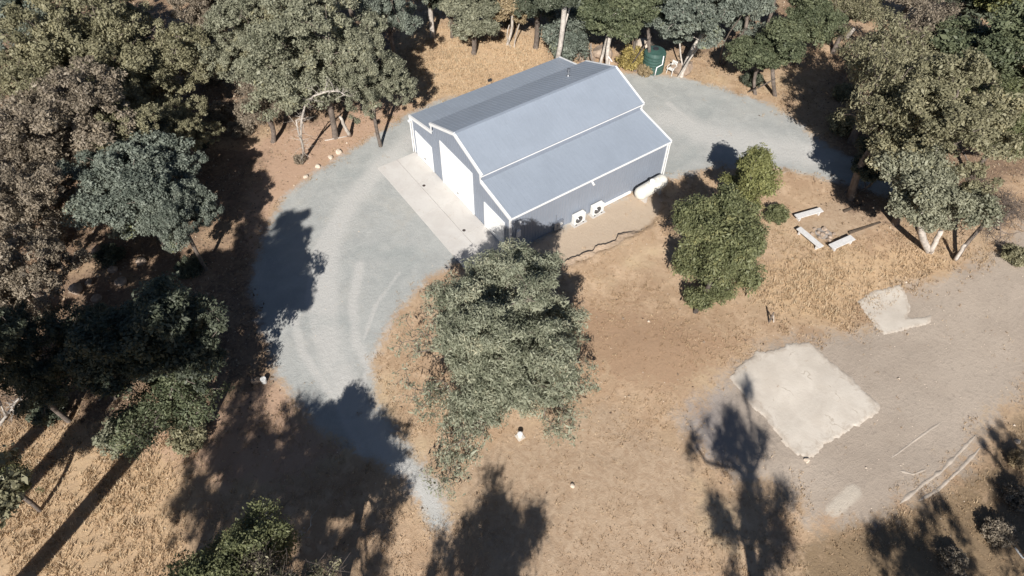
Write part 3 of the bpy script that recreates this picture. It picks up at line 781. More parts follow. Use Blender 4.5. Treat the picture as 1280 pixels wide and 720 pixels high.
# top middle
place_tree('oakT', 590, 22, 34, 4.5, 'grey', 'small grey-green oak leaning over the top of the dry clearing', nl=9, clumps=170, lpc=90)
place_tree('oakC', 560, -25, 42, 7.0, 'blue', 'blue-green oak above the top edge over the dry clearing')
place_tree('oakT', 536, -8, 32, 5.5, 'dark', 'dark oak with a pale trunk at the top left corner of the dry clearing', 'pale')
place_tree('oakU', 640, 10, 26, 4.6, 'straw', 'straw-coloured dying tree with pale trunks at the top of the dry clearing', 'pale', nl=8, clumps=110, lpc=80, trunks=3, tr=.12)
place_tree('oakT', 672, -8, 34, 6.5, 'dark', 'dark oak behind the straw-coloured tree at the top edge')
place_tree('oakC', 610, -40, 44, 8.0, 'grey', 'grey-green oak beyond the top edge behind the straw-coloured tree')
place_tree('oakW', 716, 30, 37, 4.5, 'blue', 'tall drooping blue-grey oak standing right behind the rear end of the barn roof', nl=12, clumps=210, lpc=100, droop=.8, RZ=4.0, shape=.6)
place_tree('oakT', 692, -12, 30, 8.0, 'dark', 'dark oak with two pale trunks beside the drooping blue-grey oak', 'pale', trunks=2, tr=.2, uniq=True, nl=9, clumps=170, lpc=90)
place_tree('oakX', 765, 22, 44, 6.5, 'forest', 'green oak behind the barn between two blue-grey oaks', 'pale', nl=12, clumps=280, lpc=100, trunks=3, tr=.16)
place_tree('oakX', 812, 5, 40, 7.5, 'forest', 'dark green oak standing over the green water tank')
place_tree('oakY', 868, 22, 56, 6.8, 'blue', 'blue-grey oak on white trunks beside the white garden chair', 'pale', nl=15, clumps=330, lpc=100, trunks=3, tr=.2)
place_tree('oakY', 925, 5, 42, 7.0, 'blue', 'blue-grey oak at the top edge right of the white-trunked oak')
place_tree('oakX', 968, 62, 46, 5.0, 'forest', 'bushy green oak overhanging the dark shade at the end of the gravel')
place_tree('oakX', 1008, 18, 38, 6.0, 'forest', 'green oak at the top edge above the bushy green oak')
place_tree('oakE', 1062, 14, 34, 5.0, 'olive', 'open olive oak over the pale fallen trunk at the top right')
place_tree('oakC', 740, -50, 50, 9.0, 'dark', 'dark oak beyond the top edge behind the barn')
place_tree('oakC', 870, -50, 56, 9.0, 'dark', 'dark oak beyond the top edge behind the white-trunked oak')
place_tree('oakC', 980, -40, 50, 9.0, 'olive', 'olive oak beyond the top edge behind the green oaks')
# right block
place_tree('oakE', 1105, 92, 52, 8.0, 'olive', 'open olive oak at the upper left of the right-hand trees', rz=1)
place_tree('oakE', 1160, 60, 48, 6.5, 'brown', 'brownish open oak among the right-hand trees near the top')
place_tree('oakX', 1240, 70, 62, 8.0, 'forest', 'large green oak in the upper right corner')
place_tree('oakX', 1275, 5, 50, 8.0, 'lime', 'yellow-green oak in the top right corner of the photo')
place_tree('oakR', 1190, 165, 80, 10, 'olive', 'large olive-green oak on two pale leaning trunks at the right', nl=18, clumps=420, lpc=95)
place_tree('oakE', 1120, 140, 54, 9.5, 'olive', 'olive oak with yellowish tips above the deep shade on the right', rz=2.2)
place_tree('oakR', 1262, 145, 48, 7.0, 'green', 'green oak at the right edge beside the large olive-green oak')
place_tree('oakQ', 1168, 240, 56, 7.0, 'grey', 'grey-green oak with a yellow-green tip above the two pale leaning trunks', 'pale', nl=12, clumps=300, lpc=95, foot=onz(1163, 314)[:2])
place_tree('oakC', 1150, -20, 60, 7.0, 'brown', 'brown oak beyond the top edge over the bare brush on the right')
place_tree('oakX', 1215, -30, 56, 8.0, 'dark', 'dark oak beyond the top edge on the right')
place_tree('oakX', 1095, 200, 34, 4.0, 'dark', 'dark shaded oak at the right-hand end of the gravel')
place_tree('oakC', 1330, 100, 60, 8.0, 'olive', 'olive oak cut off by the right edge of the photo')
place_tree('bareJ', 1245, 262, 44, 4.0, None, 'bare grey tree with fine leafless twigs at the right edge of the trees', 'grey', name='bare_tree', foot=onz(1194, 325)[:2], nl=10, clumps=130, lpc=1, twig=True, tr=.13)
place_tree('bareK', 1175, 22, 42, 4.5, None, 'leafless purple-grey brush tree at the top right', 'dark', name='bare_tree', nl=9, clumps=120, lpc=1, twig=True, tr=.1)
# middle right green tree
_cp = onz(901, 306, 4.3); _ex = []
for px_, py_, h_, r_, n_, d_ in ((872, 374, 1.0, .7, 34, .7), (900, 362, 1.0, .9, 40, .7), (932, 345, 1.2, .9, 40, .7), (862, 330, 2.0, 1.0, 50, .8), (865, 275, 5.8, 1.1, 50, 1)):
    q = onz(px_, py_, h_); _ex.append((q[0]-_cp[0], q[1]-_cp[1], h_, r_, n_, d_))
place_tree('midG', 903, 304, 56, 4.3, 'green', 'bright green oak standing alone between the barn and the white benches', 'dark', uniq=True, nl=24, clumps=500, lpc=100, leaf=(.17, .08), RZ=4.3, tr=.14, open_=.08, foot=onz(868, 392)[:2], lobe_r=.28, droop=.3, extra=_ex)
place_tree('midL', 937, 236, 36, 3.4, 'lime', 'yellow-green oak touching the back of the bright green oak', 'dark', uniq=True, nl=10, clumps=240, lpc=100, open_=.1, RZ=3.0, leaf=(.17, .08))
# centre tree
_cp = onz(642, 428, 5.3); _ex = []
for px_, py_, h_, r_, n_, d_ in ((520, 420, 4.0, 1.5, 40, .12), (515, 480, 3.2, 1.2, 24, .10), (712, 470, 3.4, 1.5, 60, .35), (708, 525, 2.2, 1.2, 34, .22), (575, 540, 2.6, 1.5, 50, .30), (560, 590, 1.6, 1.2, 30, .2), (560, 370, 5.0, 1.3, 60, .7), (580, 420, 5.0, 1.7, 90, 1), (610, 470, 4.2, 1.7, 90, 1), (600, 500, 3.5, 1.5, 70, .8), (665, 480, 3.6, 1.4, 60, .9), (550, 500, 2.6, 1.3, 40, .3), (665, 335, 7, 1.5, 70, .8), (610, 350, 6.5, 1.6, 80, .8), (640, 325, 7.2, 1.3, 50, .7), (700, 400, 5, 1.4, 60, .9)):
    q = onz(px_, py_, h_); _ex.append((q[0]-_cp[0], q[1]-_cp[1], h_, r_, n_, d_))
place_tree('cenT', 642, 428, 96, 5.3, 'centre', 'big sage-green tree by the near barn corner with thin see-through outer branches', 'grey', uniq=True, nl=26, clumps=700, lpc=88, leaf=(.20, .055), lobe_r=.27, droop=.35, RZ=4.5, tr=.24, clr=.36, open_=.10, foot=onz(618, 500)[:2], extra=_ex)
# bottom edge and off-frame trees whose shade falls in the picture
place_tree('oakM', 296, 742, 92, 8.2, 'green', 'green tree top rising into the bottom edge at the left', nl=20, clumps=480, lpc=130, leaf=(.13, .06), lobe_r=.26, open_=.15)
place_tree('oakE', 5, 605, 30, 4.0, 'green', 'small green shrub-like oak cut by the left edge near the bottom')
def shade_tree(key, sx, sy, h, R, leafm='olive', label='', **kw):
    Gp = onz(sx, sy); P = Gp+TO_SUN*h/TO_SUN[2]
    put_tree(key, P[0], P[1], R, h, leafm, label, **kw)
shade_tree('shM', 458, 590, 6.5, 3.0, 'olive', 'round olive oak cut by the bottom edge, right of the green tree top', nl=24, clumps=420, lpc=40, open_=.38, twig=True, leaf=(.14, .06), lobe_r=.26, clr=.33)
shade_tree('shM', 604, 715, 8.5, 3.1, 'olive', 'tree outside the bottom edge whose round shade lies under the sage-green tree')
shade_tree('shS', 938, 638, 11.0, 3.3, 'olive', 'tall open tree outside the bottom edge whose lacy shade reaches the broken slab', nl=34, clumps=560, lpc=20, open_=.42, RZ=6.2, tr=.34, clr=.24, leaf=(.15, .05), lobe_r=.15, droop=1.4, twig=True)
shade_tree('shL', 322, 350, 15, 4.3, 'olive', 'tall oak outside the left bottom corner shading the gully', nl=20, clumps=480, lpc=80, tr=.4, lobe_r=.28, foot=onz(-90, 860)[:2])
shade_tree('shL', 215, 395, 12, 4.2, 'olive', 'tall oak outside the left edge shading the upper gully', rz=0)
shade_tree('shL', 130, 440, 11, 4.2, 'olive', 'oak outside the left edge shading the lower gully', rz=0)
shade_tree('shO', 300, 560, 10.5, 3.9, 'olive', 'open oak outside the bottom left whose shade meets the drive', nl=28, clumps=420, lpc=26, open_=.45, lobe_r=.2, clr=.32, leaf=(.16, .06), twig=True, tr=.3)
shade_tree('shO', 400, 680, 9.5, 3.6, 'olive', 'oak outside the bottom edge between the green tree top and the gully')
shade_tree('shN', 300, 640, 9.5, 4.6, 'olive', 'open oak outside the bottom left corner casting a mottled shade', nl=16, clumps=300, lpc=60, open_=.25, leaf=(.15, .07), twig=True)
shade_tree('shN', 270, 715, 12, 3.8, 'olive', 'open narrow oak outside the bottom edge casting shade below the gully')
shade_tree('shN', 1300, 650, 9, 3.4, 'olive', 'oak outside the right bottom corner shading the weeds', rz=3)
shade_tree('shN', 1175, 735, 9, 3.0, 'olive', 'open oak outside the bottom edge shading the weeds beside the yard')
#DETAILS
# ------------------------------------------------------------------ dry grass, leaf litter (uncountable)
def in_view(x, y, mrg=40):
    d = np.stack([x-CAM[0], y-CAM[1], np.full_like(x, -CAM[2])], -1) @ RM.T
    px = 640+FPX*d[:, 0]/d[:, 2]; py = 360-FPX*d[:, 1]/d[:, 2]
    return (px > -mrg) & (px < 1280+mrg) & (py > -mrg) & (py < 720+mrg)
def scatter(n, seed):
    r = np.random.default_rng(seed); x = r.uniform(-33, 60, n); y = r.uniform(-37, 52, n); k = in_view(x, y); return x[k], y[k], r
def A_at(name_poly, x, y, wd): return soft(poly_sd(x, y, name_poly), wd)
SLABP = G([(911,476),(960,440),(1011,427),(1101,509),(1048,546),(1009,575),(955,515)])
def veg_density(x, y):
    d = np.ones(x.shape)
    gv = A_at(DRIVE, x, y, 3.4); yd = A_at(YARD, x, y, 5); w_ = (fbm(x*.9, y*.9, 3)-.5)*1.4
    d *= 1-np.clip((gv+w_-.35)/.2, 0, 1)
    d *= 1-.97*np.clip((yd+w_*.8-.35)/.25, 0, 1)
    d *= 1-.95*A_at(PAD, x, y, 1.0)
    d *= 1-.55*A_at(BARE, x, y, 6); d *= 1-.85*A_at(BARE2, x, y, 1.2)
    d *= 1-.55*A_at(RED, x, y, 4)
    d *= np.where((x > -3.3) & (x < L+.1) & (np.abs(y) < HW+.1), 0, 1)
    d *= 1-.93*soft(poly_sd(x, y, SLABP), .8)*(fbm(x*1.8, y*1.8, 3) < .6)
    d *= .25+1.3*np.clip((fbm(x*.45+3, y*.45, 4)-.32)/.35, 0, 1)
    return d
x, y, r_ = scatter(400000, 21)
gold = np.maximum.reduce([A_at(p, x, y, 5) for p in (GOLD, GOLD2, GOLD3)])
lit_ = np.maximum.reduce([A_at(p, x, y, 5) for p in (LITTER, LITT2, LITT3, LITT4)])
dn = veg_density(x, y)*(.62+.38*gold)*(1-.5*lit_)
k = r_.random(len(x)) < dn; x, y, gold, lit_ = x[k], y[k], gold[k], lit_[k]
nb = 5; nt_ = len(x); z = height(x, y)
bx_ = np.repeat(x, nb)+r_.normal(size=nt_*nb)*.07; by_ = np.repeat(y, nb)+r_.normal(size=nt_*nb)*.07; bz_ = np.repeat(z, nb)-.02
hh = np.repeat(r_.uniform(.07, .24, nt_)*(.6+.8*gold), nb)*r_.uniform(.6, 1.2, nt_*nb)
an_ = r_.uniform(0, 6.283, nt_*nb); ln_ = r_.uniform(.15, .9, nt_*nb)*hh; wd_ = r_.uniform(.012, .035, nt_*nb)
la = r_.uniform(0, 6.283, nt_*nb)
base = np.stack([bx_, by_, bz_], -1); sd_ = np.stack([np.cos(an_), np.sin(an_), 0*an_], -1)*wd_[:, None]
tip = base+np.stack([np.cos(la)*ln_, np.sin(la)*ln_, hh], -1)
V = np.stack([base-sd_, base+sd_, tip], 1).reshape(-1, 3)
tone = np.clip(np.repeat(r_.random(nt_)*.5+.28*gold-.25*lit_+fbm(x*.3, y*.3, 3)*.5-.1, nb)+r_.random(nt_*nb)*.2, 0, 1)
LM['grass'] = leaf_mat('dry_grass_blades', (.34, .235, .145), (.56, .43, .285), (.66, .54, .37), .25)
tag(mesh_np('dry_grass', V, np.arange(len(V)).reshape(-1, 3), LM['grass'], tone=tone), 'short dry straw-coloured grass over the clearing', kind='stuff')
# leaf litter
def flat_bits(name, x, y, r, smin, smax, mat, label, tilt=.35, dz=.015):
    n = len(x); z = height(x, y)+dz+r.random(n)*.03
    a = r.uniform(0, 6.283, n); s = r.uniform(smin, smax, n)/2; q = r.uniform(.4, .8, n)
    u = np.stack([np.cos(a), np.sin(a), r.normal(size=n)*tilt], -1)*s[:, None]; v = np.stack([-np.sin(a), np.cos(a), r.normal(size=n)*tilt], -1)*(s*q)[:, None]
    c = np.stack([x, y, z], -1)
    V = np.stack([c-u, c+v, c+u, c-v], 1).reshape(-1, 3)
    tag(mesh_np(name, V, np.arange(n*4).reshape(-1, 4), mat, tone=r.random(n)), label, kind='stuff')
LM['litter'] = leaf_mat('fallen_leaves', (.14, .10, .07), (.36, .27, .185), (.54, .45, .34), .05)
x, y, r_ = scatter(260000, 22)
lit_ = np.maximum.reduce([A_at(p, x, y, 6) for p in (LITTER, LITT2, LITT3, LITT4)])
k = r_.random(len(x)) < (lit_*.8+.012)*np.clip(veg_density(x, y)*2, 0, 1); flat_bits('leaf_litter', x[k], y[k], r_, .07, .20, LM['litter'], 'brown fallen leaves under the trees')
# scattered small stones on the bare places
x, y, r_ = scatter(26000, 23)
gv = A_at(DRIVE, x, y, 3.4); yd = A_at(YARD, x, y, 5)
k = (r_.random(len(x)) < .05+.35*yd+.25*np.clip(1-np.abs(gv-.5)*3, 0, 1)) & ~((x > -3.3) & (x < L+.1) & (np.abs(y) < HW+.1)); x, y = x[k], y[k]
n = len(x); s = r_.uniform(.015, .05, n)*(1+2*(r_.random(n) < .04)); z = height(x, y)
oc = np.array([[1,0,0],[-1,0,0],[0,1,0],[0,-1,0],[0,0,.7],[0,0,-.5]]); of = np.array([[0,2,4],[2,1,4],[1,3,4],[3,0,4],[2,0,5],[1,2,5],[3,1,5],[0,3,5]])
V = (oc[None]*s[:, None, None]*r_.uniform(.6, 1.3, (n, 6, 1))+np.stack([x, y, z], -1)[:, None]).reshape(-1, 3)
tag(mesh_np('loose_stones', V, (of[None]+(np.arange(n)*6)[:, None, None]).reshape(-1, 3), M['pale_rock']), 'small loose stones scattered over the bare dirt', kind='stuff')

# ------------------------------------------------------------------ shrubs
def shrub_mesh(seed, R, H, n=60, lpc=60, leaf=(.10, .05)):
    r = np.random.default_rng(seed)
    K = r.normal(size=(n, 3)); K /= np.linalg.norm(K, axis=1, keepdims=True); K *= r.random((n, 1))**.35*np.array([R, R, H*.5])*.85; K[:, 2] = np.abs(K[:, 2]+H*.45)
    A = np.zeros((n, 3)); A[:, :2] = K[:, :2]*.08; w_ = tubes_np(A, K, np.full(n, .018), np.full(n, .007), 4)
    g_ = r.normal(size=(n*lpc, 3)); g_ /= np.linalg.norm(g_, axis=1, keepdims=True)
    P = np.repeat(K, lpc, 0)+g_*R*.24*r.random((n*lpc, 1))**.5
    P[:, 2] = np.maximum(P[:, 2], .02)
    nm = g_*.6+r.normal(size=P.shape)*.5+np.array([0, 0, .5]); nm /= np.linalg.norm(nm, axis=1, keepdims=True)
    a = r.normal(size=P.shape); a -= nm*(a*nm).sum(1, keepdims=True); a /= np.linalg.norm(a, axis=1, keepdims=True); b_ = np.cross(nm, a)
    s = r.uniform(.6, 1.4, (len(P), 1)); V = np.stack([P-a*leaf[0]/2*s, P+b_*leaf[1]/2*s, P+a*leaf[0]/2*s, P-b_*leaf[1]/2*s], 1).reshape(-1, 3)
    return w_, (V, np.arange(len(V)).reshape(-1, 4), np.clip(np.repeat(r.random(n), lpc)*.6+r.random(len(P))*.4, 0, 1))
SH = [shrub_mesh(40+i, 1.0, 1.3, 70, 70, (.13, .07)) for i in range(3)]
SHM = {}
def shrub(px, py, R, lm, label, group='shrubs under the trees', cat='shrub', name='shrub'):
    P = onz(px, py, .4*R); i = random.randrange(3); t = empty(name, (P[0], P[1], hz(P[0], P[1])-.03), random.uniform(0, 6.28), label, cat, group); t.scale = (R, R, R*random.uniform(.8, 1.1))
    for part, k, mat in (('stem', 0, M['bark']), ('foliage', 1, LM[lm])):
        kk = (i, k, lm if k else 0)
        if kk in SHM: o = bpy.data.objects.new(part, SHM[kk]); COL.objects.link(o); o.parent = t
        else:
            o = mesh_np(part, SH[i][k][0], SH[i][k][1], mat, t, tone=SH[i][k][2] if k else None); SHM[kk] = o.data
LM['mustard'] = leaf_mat('mustard_leaves', (.22, .17, .06), (.45, .36, .13), (.52, .44, .18))
shrub(789, 77, 1.35, 'mustard', 'round mustard-yellow bush behind the far corner of the barn', 'bushes by the water tank', name='bush')
shrub(806, 89, .8, 'straw', 'small tan bush between the mustard-yellow bush and the green water tank', 'bushes by the water tank', name='bush')
_sh = [(60,300,1.2,'brown','brown shrub at the foot of the pale leaning trunks in the left wood'),(135,318,1.0,'dark','dark shrub in the gully below the blue-green oak'),
 (40,395,1.1,'brown','brown shrub in the shaded gully near the left edge'),(120,400,1.2,'dark','dark shrub in the middle of the shaded gully'),(235,330,1.0,'dark','dark shrub at the shaded edge of the drive'),
 (150,545,1.3,'grey','grey-green shrub in the golden grass under the open oak'),(235,545,1.1,'olive','olive shrub at the top of the mottled shade'),(60,510,1.1,'dark','dark shrub at the upper end of the golden grass'),
 (250,430,1.1,'dark','dark shrub between the shaded oak and the drive'),(270,140,1.2,'brown','brown shrub in the dark gap between the olive and grey-green oaks'),(262,95,1.2,'brown','brown shrub high in the dark gap between the oaks'),
 (300,160,1.0,'brown','brown shrub at the lower end of the dark gap between the oaks'),(250,175,.9,'dark','dark shrub above the red-brown bare slope'),
 (1050,160,1.2,'olive','olive shrub in the deep shade right of the gravel end'),(1085,210,1.2,'dark','dark shrub in the shade where the gravel ends'),(1100,160,1.1,'lime','yellow-green shrub beneath the right-hand oaks'),
 (1055,120,1.1,'olive','olive shrub above the deep shade at the right'),(1130,255,1.1,'olive','olive shrub left of the two pale leaning trunks'),(1215,250,1.1,'brown','brown shrub between the grey-green oak and the bare tree'),
 (1270,320,1.0,'olive','olive shrub at the right edge below the bare tree'),(1245,668,.8,'brown','brown brush heap in the lower right corner'),(1272,622,.8,'brown','brown brush at the right edge above the lower corner'),
 (1190,702,.7,'brown','brown brush on the bottom edge at the right'),(1272,575,.6,'straw','straw-coloured brush at the right edge beside the yard'),
 (940,100,1.0,'dark','dark shrub under the bushy green oak'),(640,28,1.0,'straw','straw-coloured shrub at the foot of the dying tree'),(580,42,.9,'brown','thin brown shrub at the top of the dry clearing'),
 (700,60,.9,'brown','brown shrub at the foot of the twin pale trunks'),(375,200,.5,'brown','small brown shrub at the foot of the arching bare tree'),(970,268,.9,'green','small green shrub between the lone green oak and the white benches')]
for a in _sh: shrub(*a)

# ------------------------------------------------------------------ rocks and mounds
def rock_mb(seed, r, flat=.7, n=2):
    import bmesh
    bm = bmesh.new(); bmesh.ops.create_icosphere(bm, subdivisions=n, radius=r)
    q = np.random.default_rng(seed); dirs = q.normal(size=(9, 3)); dirs /= np.linalg.norm(dirs, axis=1, keepdims=True); lim = q.uniform(.6, .95, 9)*r
    for v in bm.verts:
        p = np.array(v.co)
        for d_, l_ in zip(dirs, lim):
            e = p@d_-l_
            if e > 0: p = p-d_*e
        p *= 1+.06*q.normal(); v.co = (p[0], p[1], p[2]*flat)
    me = bpy.data.meshes.new('rock'); bm.to_mesh(me); bm.free(); return me
def rock(name, px, py, r, seed, mat, label, cat='rock', group=None, flat=.7, sub=2, bury=.3):
    P = onz(px, py, r*.3); me = rock_mb(seed, r, flat, sub); me.materials.append(mat)
    o = bpy.data.objects.new(name, me); COL.objects.link(o); o.location = (P[0], P[1], hz(P[0], P[1])+r*flat*(1-bury)*.7); o.rotation_euler = (0, 0, seed)
    return tag(o, label, cat, group)
for i, (a, b, lb) in enumerate([(382,221,'pale stone beside the drive, nearest the camera of the four in a row'),(397,208,'pale stone beside the drive, second in the row from the near end'),
        (413,197,'pale stone beside the drive, third in the row from the near end'),(423,190,'larger pale stone at the far end of the row beside the drive')]):
    rock('stone', a, b, .21+.05*(i == 3), i+1, M['pale_rock'], lb, group='pale stones along the drive')
for i, (a, b) in enumerate([(1019,285),(1024,289),(1029,292),(1034,289),(1038,295),(1031,285),(1043,291),(1025,296),(1037,299),(1016,291)]):
    rock('stone', a, b, .13+.03*(i % 3), 20+i, M['rock'], 'stone in the small fire ring between the white benches', group='stones of the fire ring')
rock('boulder', 752, 68, 1.0, 31, M['rock'], 'big tan boulder behind the barn, left of the mustard-yellow bush', 'boulder', 'boulders behind the barn')
rock('boulder', 733, 72, .85, 32, M['soil'], 'reddish boulder right behind the drooping blue-grey oak', 'boulder', 'boulders behind the barn')
rock('boulder', 806, 58, .8, 33, M['pale_rock'], 'pale boulder under the trees left of the green water tank', 'boulder', 'boulders behind the barn')
rock('soil_mound', 852, 86, 1.0, 34, M['soil'], 'reddish-brown heap of soil between the white chair and the white-trunked oak', 'mound', sub=3, flat=.6)
rock('stone', 319, 474, .3, 35, M['soil'], 'pinkish brown stone beside the white bucket at the edge of the drive')
rock('stone', 716, 607, .13, 36, M['pale_rock'], 'small pale stone alone in the bare ground below the sage-green tree')
rock('stone', 1008, 577, .16, 37, M['pale_rock'], 'pale stone at the lowest corner of the broken concrete slab')
rock('stone', 1272, 552, .16, 38, M['pale_rock'], 'pale stone in the weeds near the right edge of the photo')
for i in range(16):
    a, b = [(60,288),(120,312),(175,325),(140,335),(60,345),(110,352),(120,372),(95,360),(45,372),(150,350),(105,395),(75,405),(118,412),(95,330),(30,300),(55,322)][i]
    rock('boulder', a, b, random.uniform(.22, .5), 60+i, M['rock'], 'weathered tan rock lying in the shaded rocky gully at the left', 'boulder', 'rocks in the gully')

# ------------------------------------------------------------------ benches and timbers
def beam_thing(name, p0, p1, h, hwid, mat, label, cat, group=None, legs=True):
    a = onz(*p0, h); b = onz(*p1, h); c = (a+b)/2; ang = math.atan2(b[1]-a[1], b[0]-a[0]); Lh = np.linalg.norm(b-a)/2
    t = empty(name, (c[0], c[1], hz(c[0], c[1])), ang, label, cat, group)
    s = MB(); s.box(-Lh, Lh, -hwid, hwid, h-.07, h); s.build('seat', mat, t, bevel=.008)
    for sx in (-1, 1):
        g_ = MB(); g_.box(sx*(Lh-.25)-.05, sx*(Lh-.25)+.05, -hwid*.85, hwid*.85, -.05, h-.072); g_.build('leg', mat, t)
beam_thing('bench', (996,269), (1028,260), .38, .21, M['plank'], 'white plank bench on the far side of the fire ring', 'bench', 'white benches round the fire ring')
beam_thing('bench', (999,283), (1028,307), .38, .20, M['plank'], 'longest white plank bench, left of the fire ring', 'bench', 'white benches round the fire ring')
beam_thing('bench', (1040,307), (1067,295), .38, .24, M['plank'], 'white plank bench on the near side of the fire ring', 'bench', 'white benches round the fire ring')
def log(name, p0, p1, r0, r1, mat, label, cat, group=None, z0=None, z1=None, n=7, bend=.02):
    a = onz(*p0, r0); b = onz(*p1, r1 if z1 is None else z1); a[2] += hz(a[0], a[1]); b[2] += hz(b[0], b[1]) if z1 is None else 0
    mb = MB(); q = np.random.default_rng(abs(int(p0[0]))); pts = [a+(b-a)*t+q.normal(size=3)*bend*(0 < t < 1)*np.array([1, 1, .3]) for t in np.linspace(0, 1, n)]
    mb.tube(pts, list(np.linspace(r0, r1, n)), 9)
    o = mb.build(name, mat, smooth=True); return tag(o, label, cat, group)
def sq_timber(p0, p1, label):
    a = onz(*p0, .1); b = onz(*p1, .1); d = (b-a)/np.linalg.norm(b-a); z_ = hz(a[0], a[1])+.03; a[2] = b[2] = z_+.04
    mb = MB(); mb.obox(a, b, np.array([-d[1], d[0], 0])*.07, (0, 0, .08)); tag(mb.build('timber', M['timber'], bevel=.01), label, 'timber', 'dark timbers on the ground')
sq_timber((1062,290), (1101,277), 'longer dark timber edging the bare square beside the near white bench')
sq_timber((1055,264), (1077,256), 'shorter dark timber on the far side of the bare square by the benches')
sq_timber((1027,50), (1066,73), 'long dark timber edging the dry slope at the top right')
log('tree_stub', (1057,49), (1067,36), .22, .16, M['pale_bark'], 'short pale broken trunk leaning at the top right under the open oak', 'trunk', z1=1.6)
log('fallen_log', (406,176), (434,171), .05, .04, M['pale_bark'], 'thin pale log lying on the red bare slope near the barn', 'log')
log('dead_trunk', (72,278), (50,248), .17, .09, M['pale_bark'], 'thickest pale leaning trunk at the left, under the dusty brown oak', 'trunk', 'pale leaning trunks', z1=2.6)
log('dead_trunk', (84,250), (76,232), .08, .05, M['pale_bark'], 'thin pale trunk just above the thickest leaning trunk', 'trunk', 'pale leaning trunks', z1=1.6)
log('dead_trunk', (20,292), (8,279), .08, .05, M['pale_bark'], 'pale leaning trunk nearest the left edge of the photo', 'trunk', 'pale leaning trunks', z1=1.4)
log('dead_trunk', (437,170), (425,146), .15, .10, M['pale_bark'], 'pale leaning trunk on the red slope behind the row of pale stones', 'trunk', 'pale leaning trunks', z1=2.2)
log('pole', (1281,703), (1266,686), .04, .04, M['white_plastic'], 'white pole lying in the brush at the lower right corner', 'pole')
log('leaning_trunk', (1163,314), (1176,289), .17, .15, M['pale_bark'], 'thick pale leaning trunk under the grey-green oak at the right', 'trunk', 'pale leaning trunks', z1=2.0)
log('leaning_trunk', (1194,325), (1206,306), .12, .10, M['pale_bark'], 'slimmer pale leaning trunk at the foot of the bare grey tree', 'trunk', 'pale leaning trunks', z1=1.5)

# bare branching wood drawn in a vertical plane through its foot
def bare_tree(foot, stems, mat, label, tr=.10, name='bare_tree', cat='tree'):
    F0 = onz(*foot); F0[2] = hz(F0[0], F0[1]); nrm = np.array([F0[0]-CAM[0], F0[1]-CAM[1], 0]); nrm /= np.linalg.norm(nrm)
    t = empty(name, F0, 0, label, cat, 'trees around the clearing'); q = np.random.default_rng(abs(int(foot[0])))
    tw = MB(); mb = MB()
    for st, r0, dep in stems:
        pts = []
        for k, p in enumerate(st):
            d = ray(*p); tt = ((F0-CAM)@nrm+dep*k/len(st))/(d@nrm); pts.append(CAM+tt*d-F0)
        pts[0][2] = max(-.1, min(pts[0][2], .3)) if st[0] == foot else pts[0][2]
        mb.tube(pts, list(np.linspace(r0, r0*.35, len(pts))), 7)
        for k in range(1, len(pts)):
            for j in range(5):
                f_ = q.random(); c = pts[k-1]+(pts[k]-pts[k-1])*f_; d = q.normal(size=3); d[2] += .5; d /= np.linalg.norm(d); l_ = q.uniform(.3, 1.0)
                m1 = c+d*l_*.5+q.normal(size=3)*.08; e = c+d*l_+q.normal(size=3)*.15
                tw.tube([c, m1, e], [.02, .012, .006], 4)
                for h_ in range(3):
                    e2 = m1+(d+q.normal(size=3)*.7)*.3*q.uniform(.5, 1.2); tw.tube([m1, e2], [.009, .004], 3)
    mb.build('trunk', mat, t, smooth=True); tw.build('twigs', mat, t)
bare_tree((381,198), [([(381,198),(378,180),(373,165),(370,150)], .11, -1.5), ([(379,188),(376,170),(377,150),(381,133),(392,120),(410,114),(424,114),(431,119)], .09, -4.5)], M['pale_bark'], 'bare pale tree with one long branch arching over, beside the drive')
bare_tree((-5,536), [([(-5,536),(8,520),(18,505),(30,490),(42,480)], .09, .4), ([(8,520),(2,508),(0,500)], .06, .2), ([(14,512),(24,512),(36,508)], .05, -.5)], M['pale_bark'], 'bare white branching wood at the left edge above the golden grass')
bare_tree((325,720), [([(325,720),(322,690),(328,665),(350,655)], .05, .3), ([(324,680),(340,668),(362,664)], .04, .3), ([(360,705),(378,672),(390,655)], .04, .3)], M['pale_bark'], 'bare twigs rising above the green tree top at the bottom edge')

# ------------------------------------------------------------------ small things
# water tank
P = onz(815, 88); T = empty('water_tank', (P[0], P[1], hz(P[0], P[1])), 0, 'dark green plastic water tank under the trees behind the barn', 'tank'); T.scale = (.9, .9, .85)
b = MB(); zs = np.linspace(0, 1.9, 20); b.tube([(0, 0, z) for z in list(zs)+[2.05, 2.15, 2.2]], [1.0+(.03 if k % 3 == 0 else 0) for k in range(20)]+[.85, .45, .2], 28); b.build('tank_body', M['green_tank'], T, smooth=False)
b = MB(); b.tube([(0, 0, 2.19), (0, 0, 2.30)], .25, 16); b.build('lid', M['dark_metal'], T)
dv = (CAM-P); dv[2] = 0; dv /= np.linalg.norm(dv); rt = np.array([-dv[1], dv[0], 0])*1
rr = np.array([_r[0], _r[1], 0])
q0 = dv*.8+rr*.75; b = MB(); b.tube([q0*1.1+np.array([0,0,2.0]), q0*1.12+np.array([0,0,1.1]), q0*1.12+dv*.35-rr*.45+np.array([0,0,1.0]), q0*1.12+dv*.4-rr*.5+np.array([0,0,.05])], .05, 8); b.build('pipe', M['white_metal'], T, smooth=True)
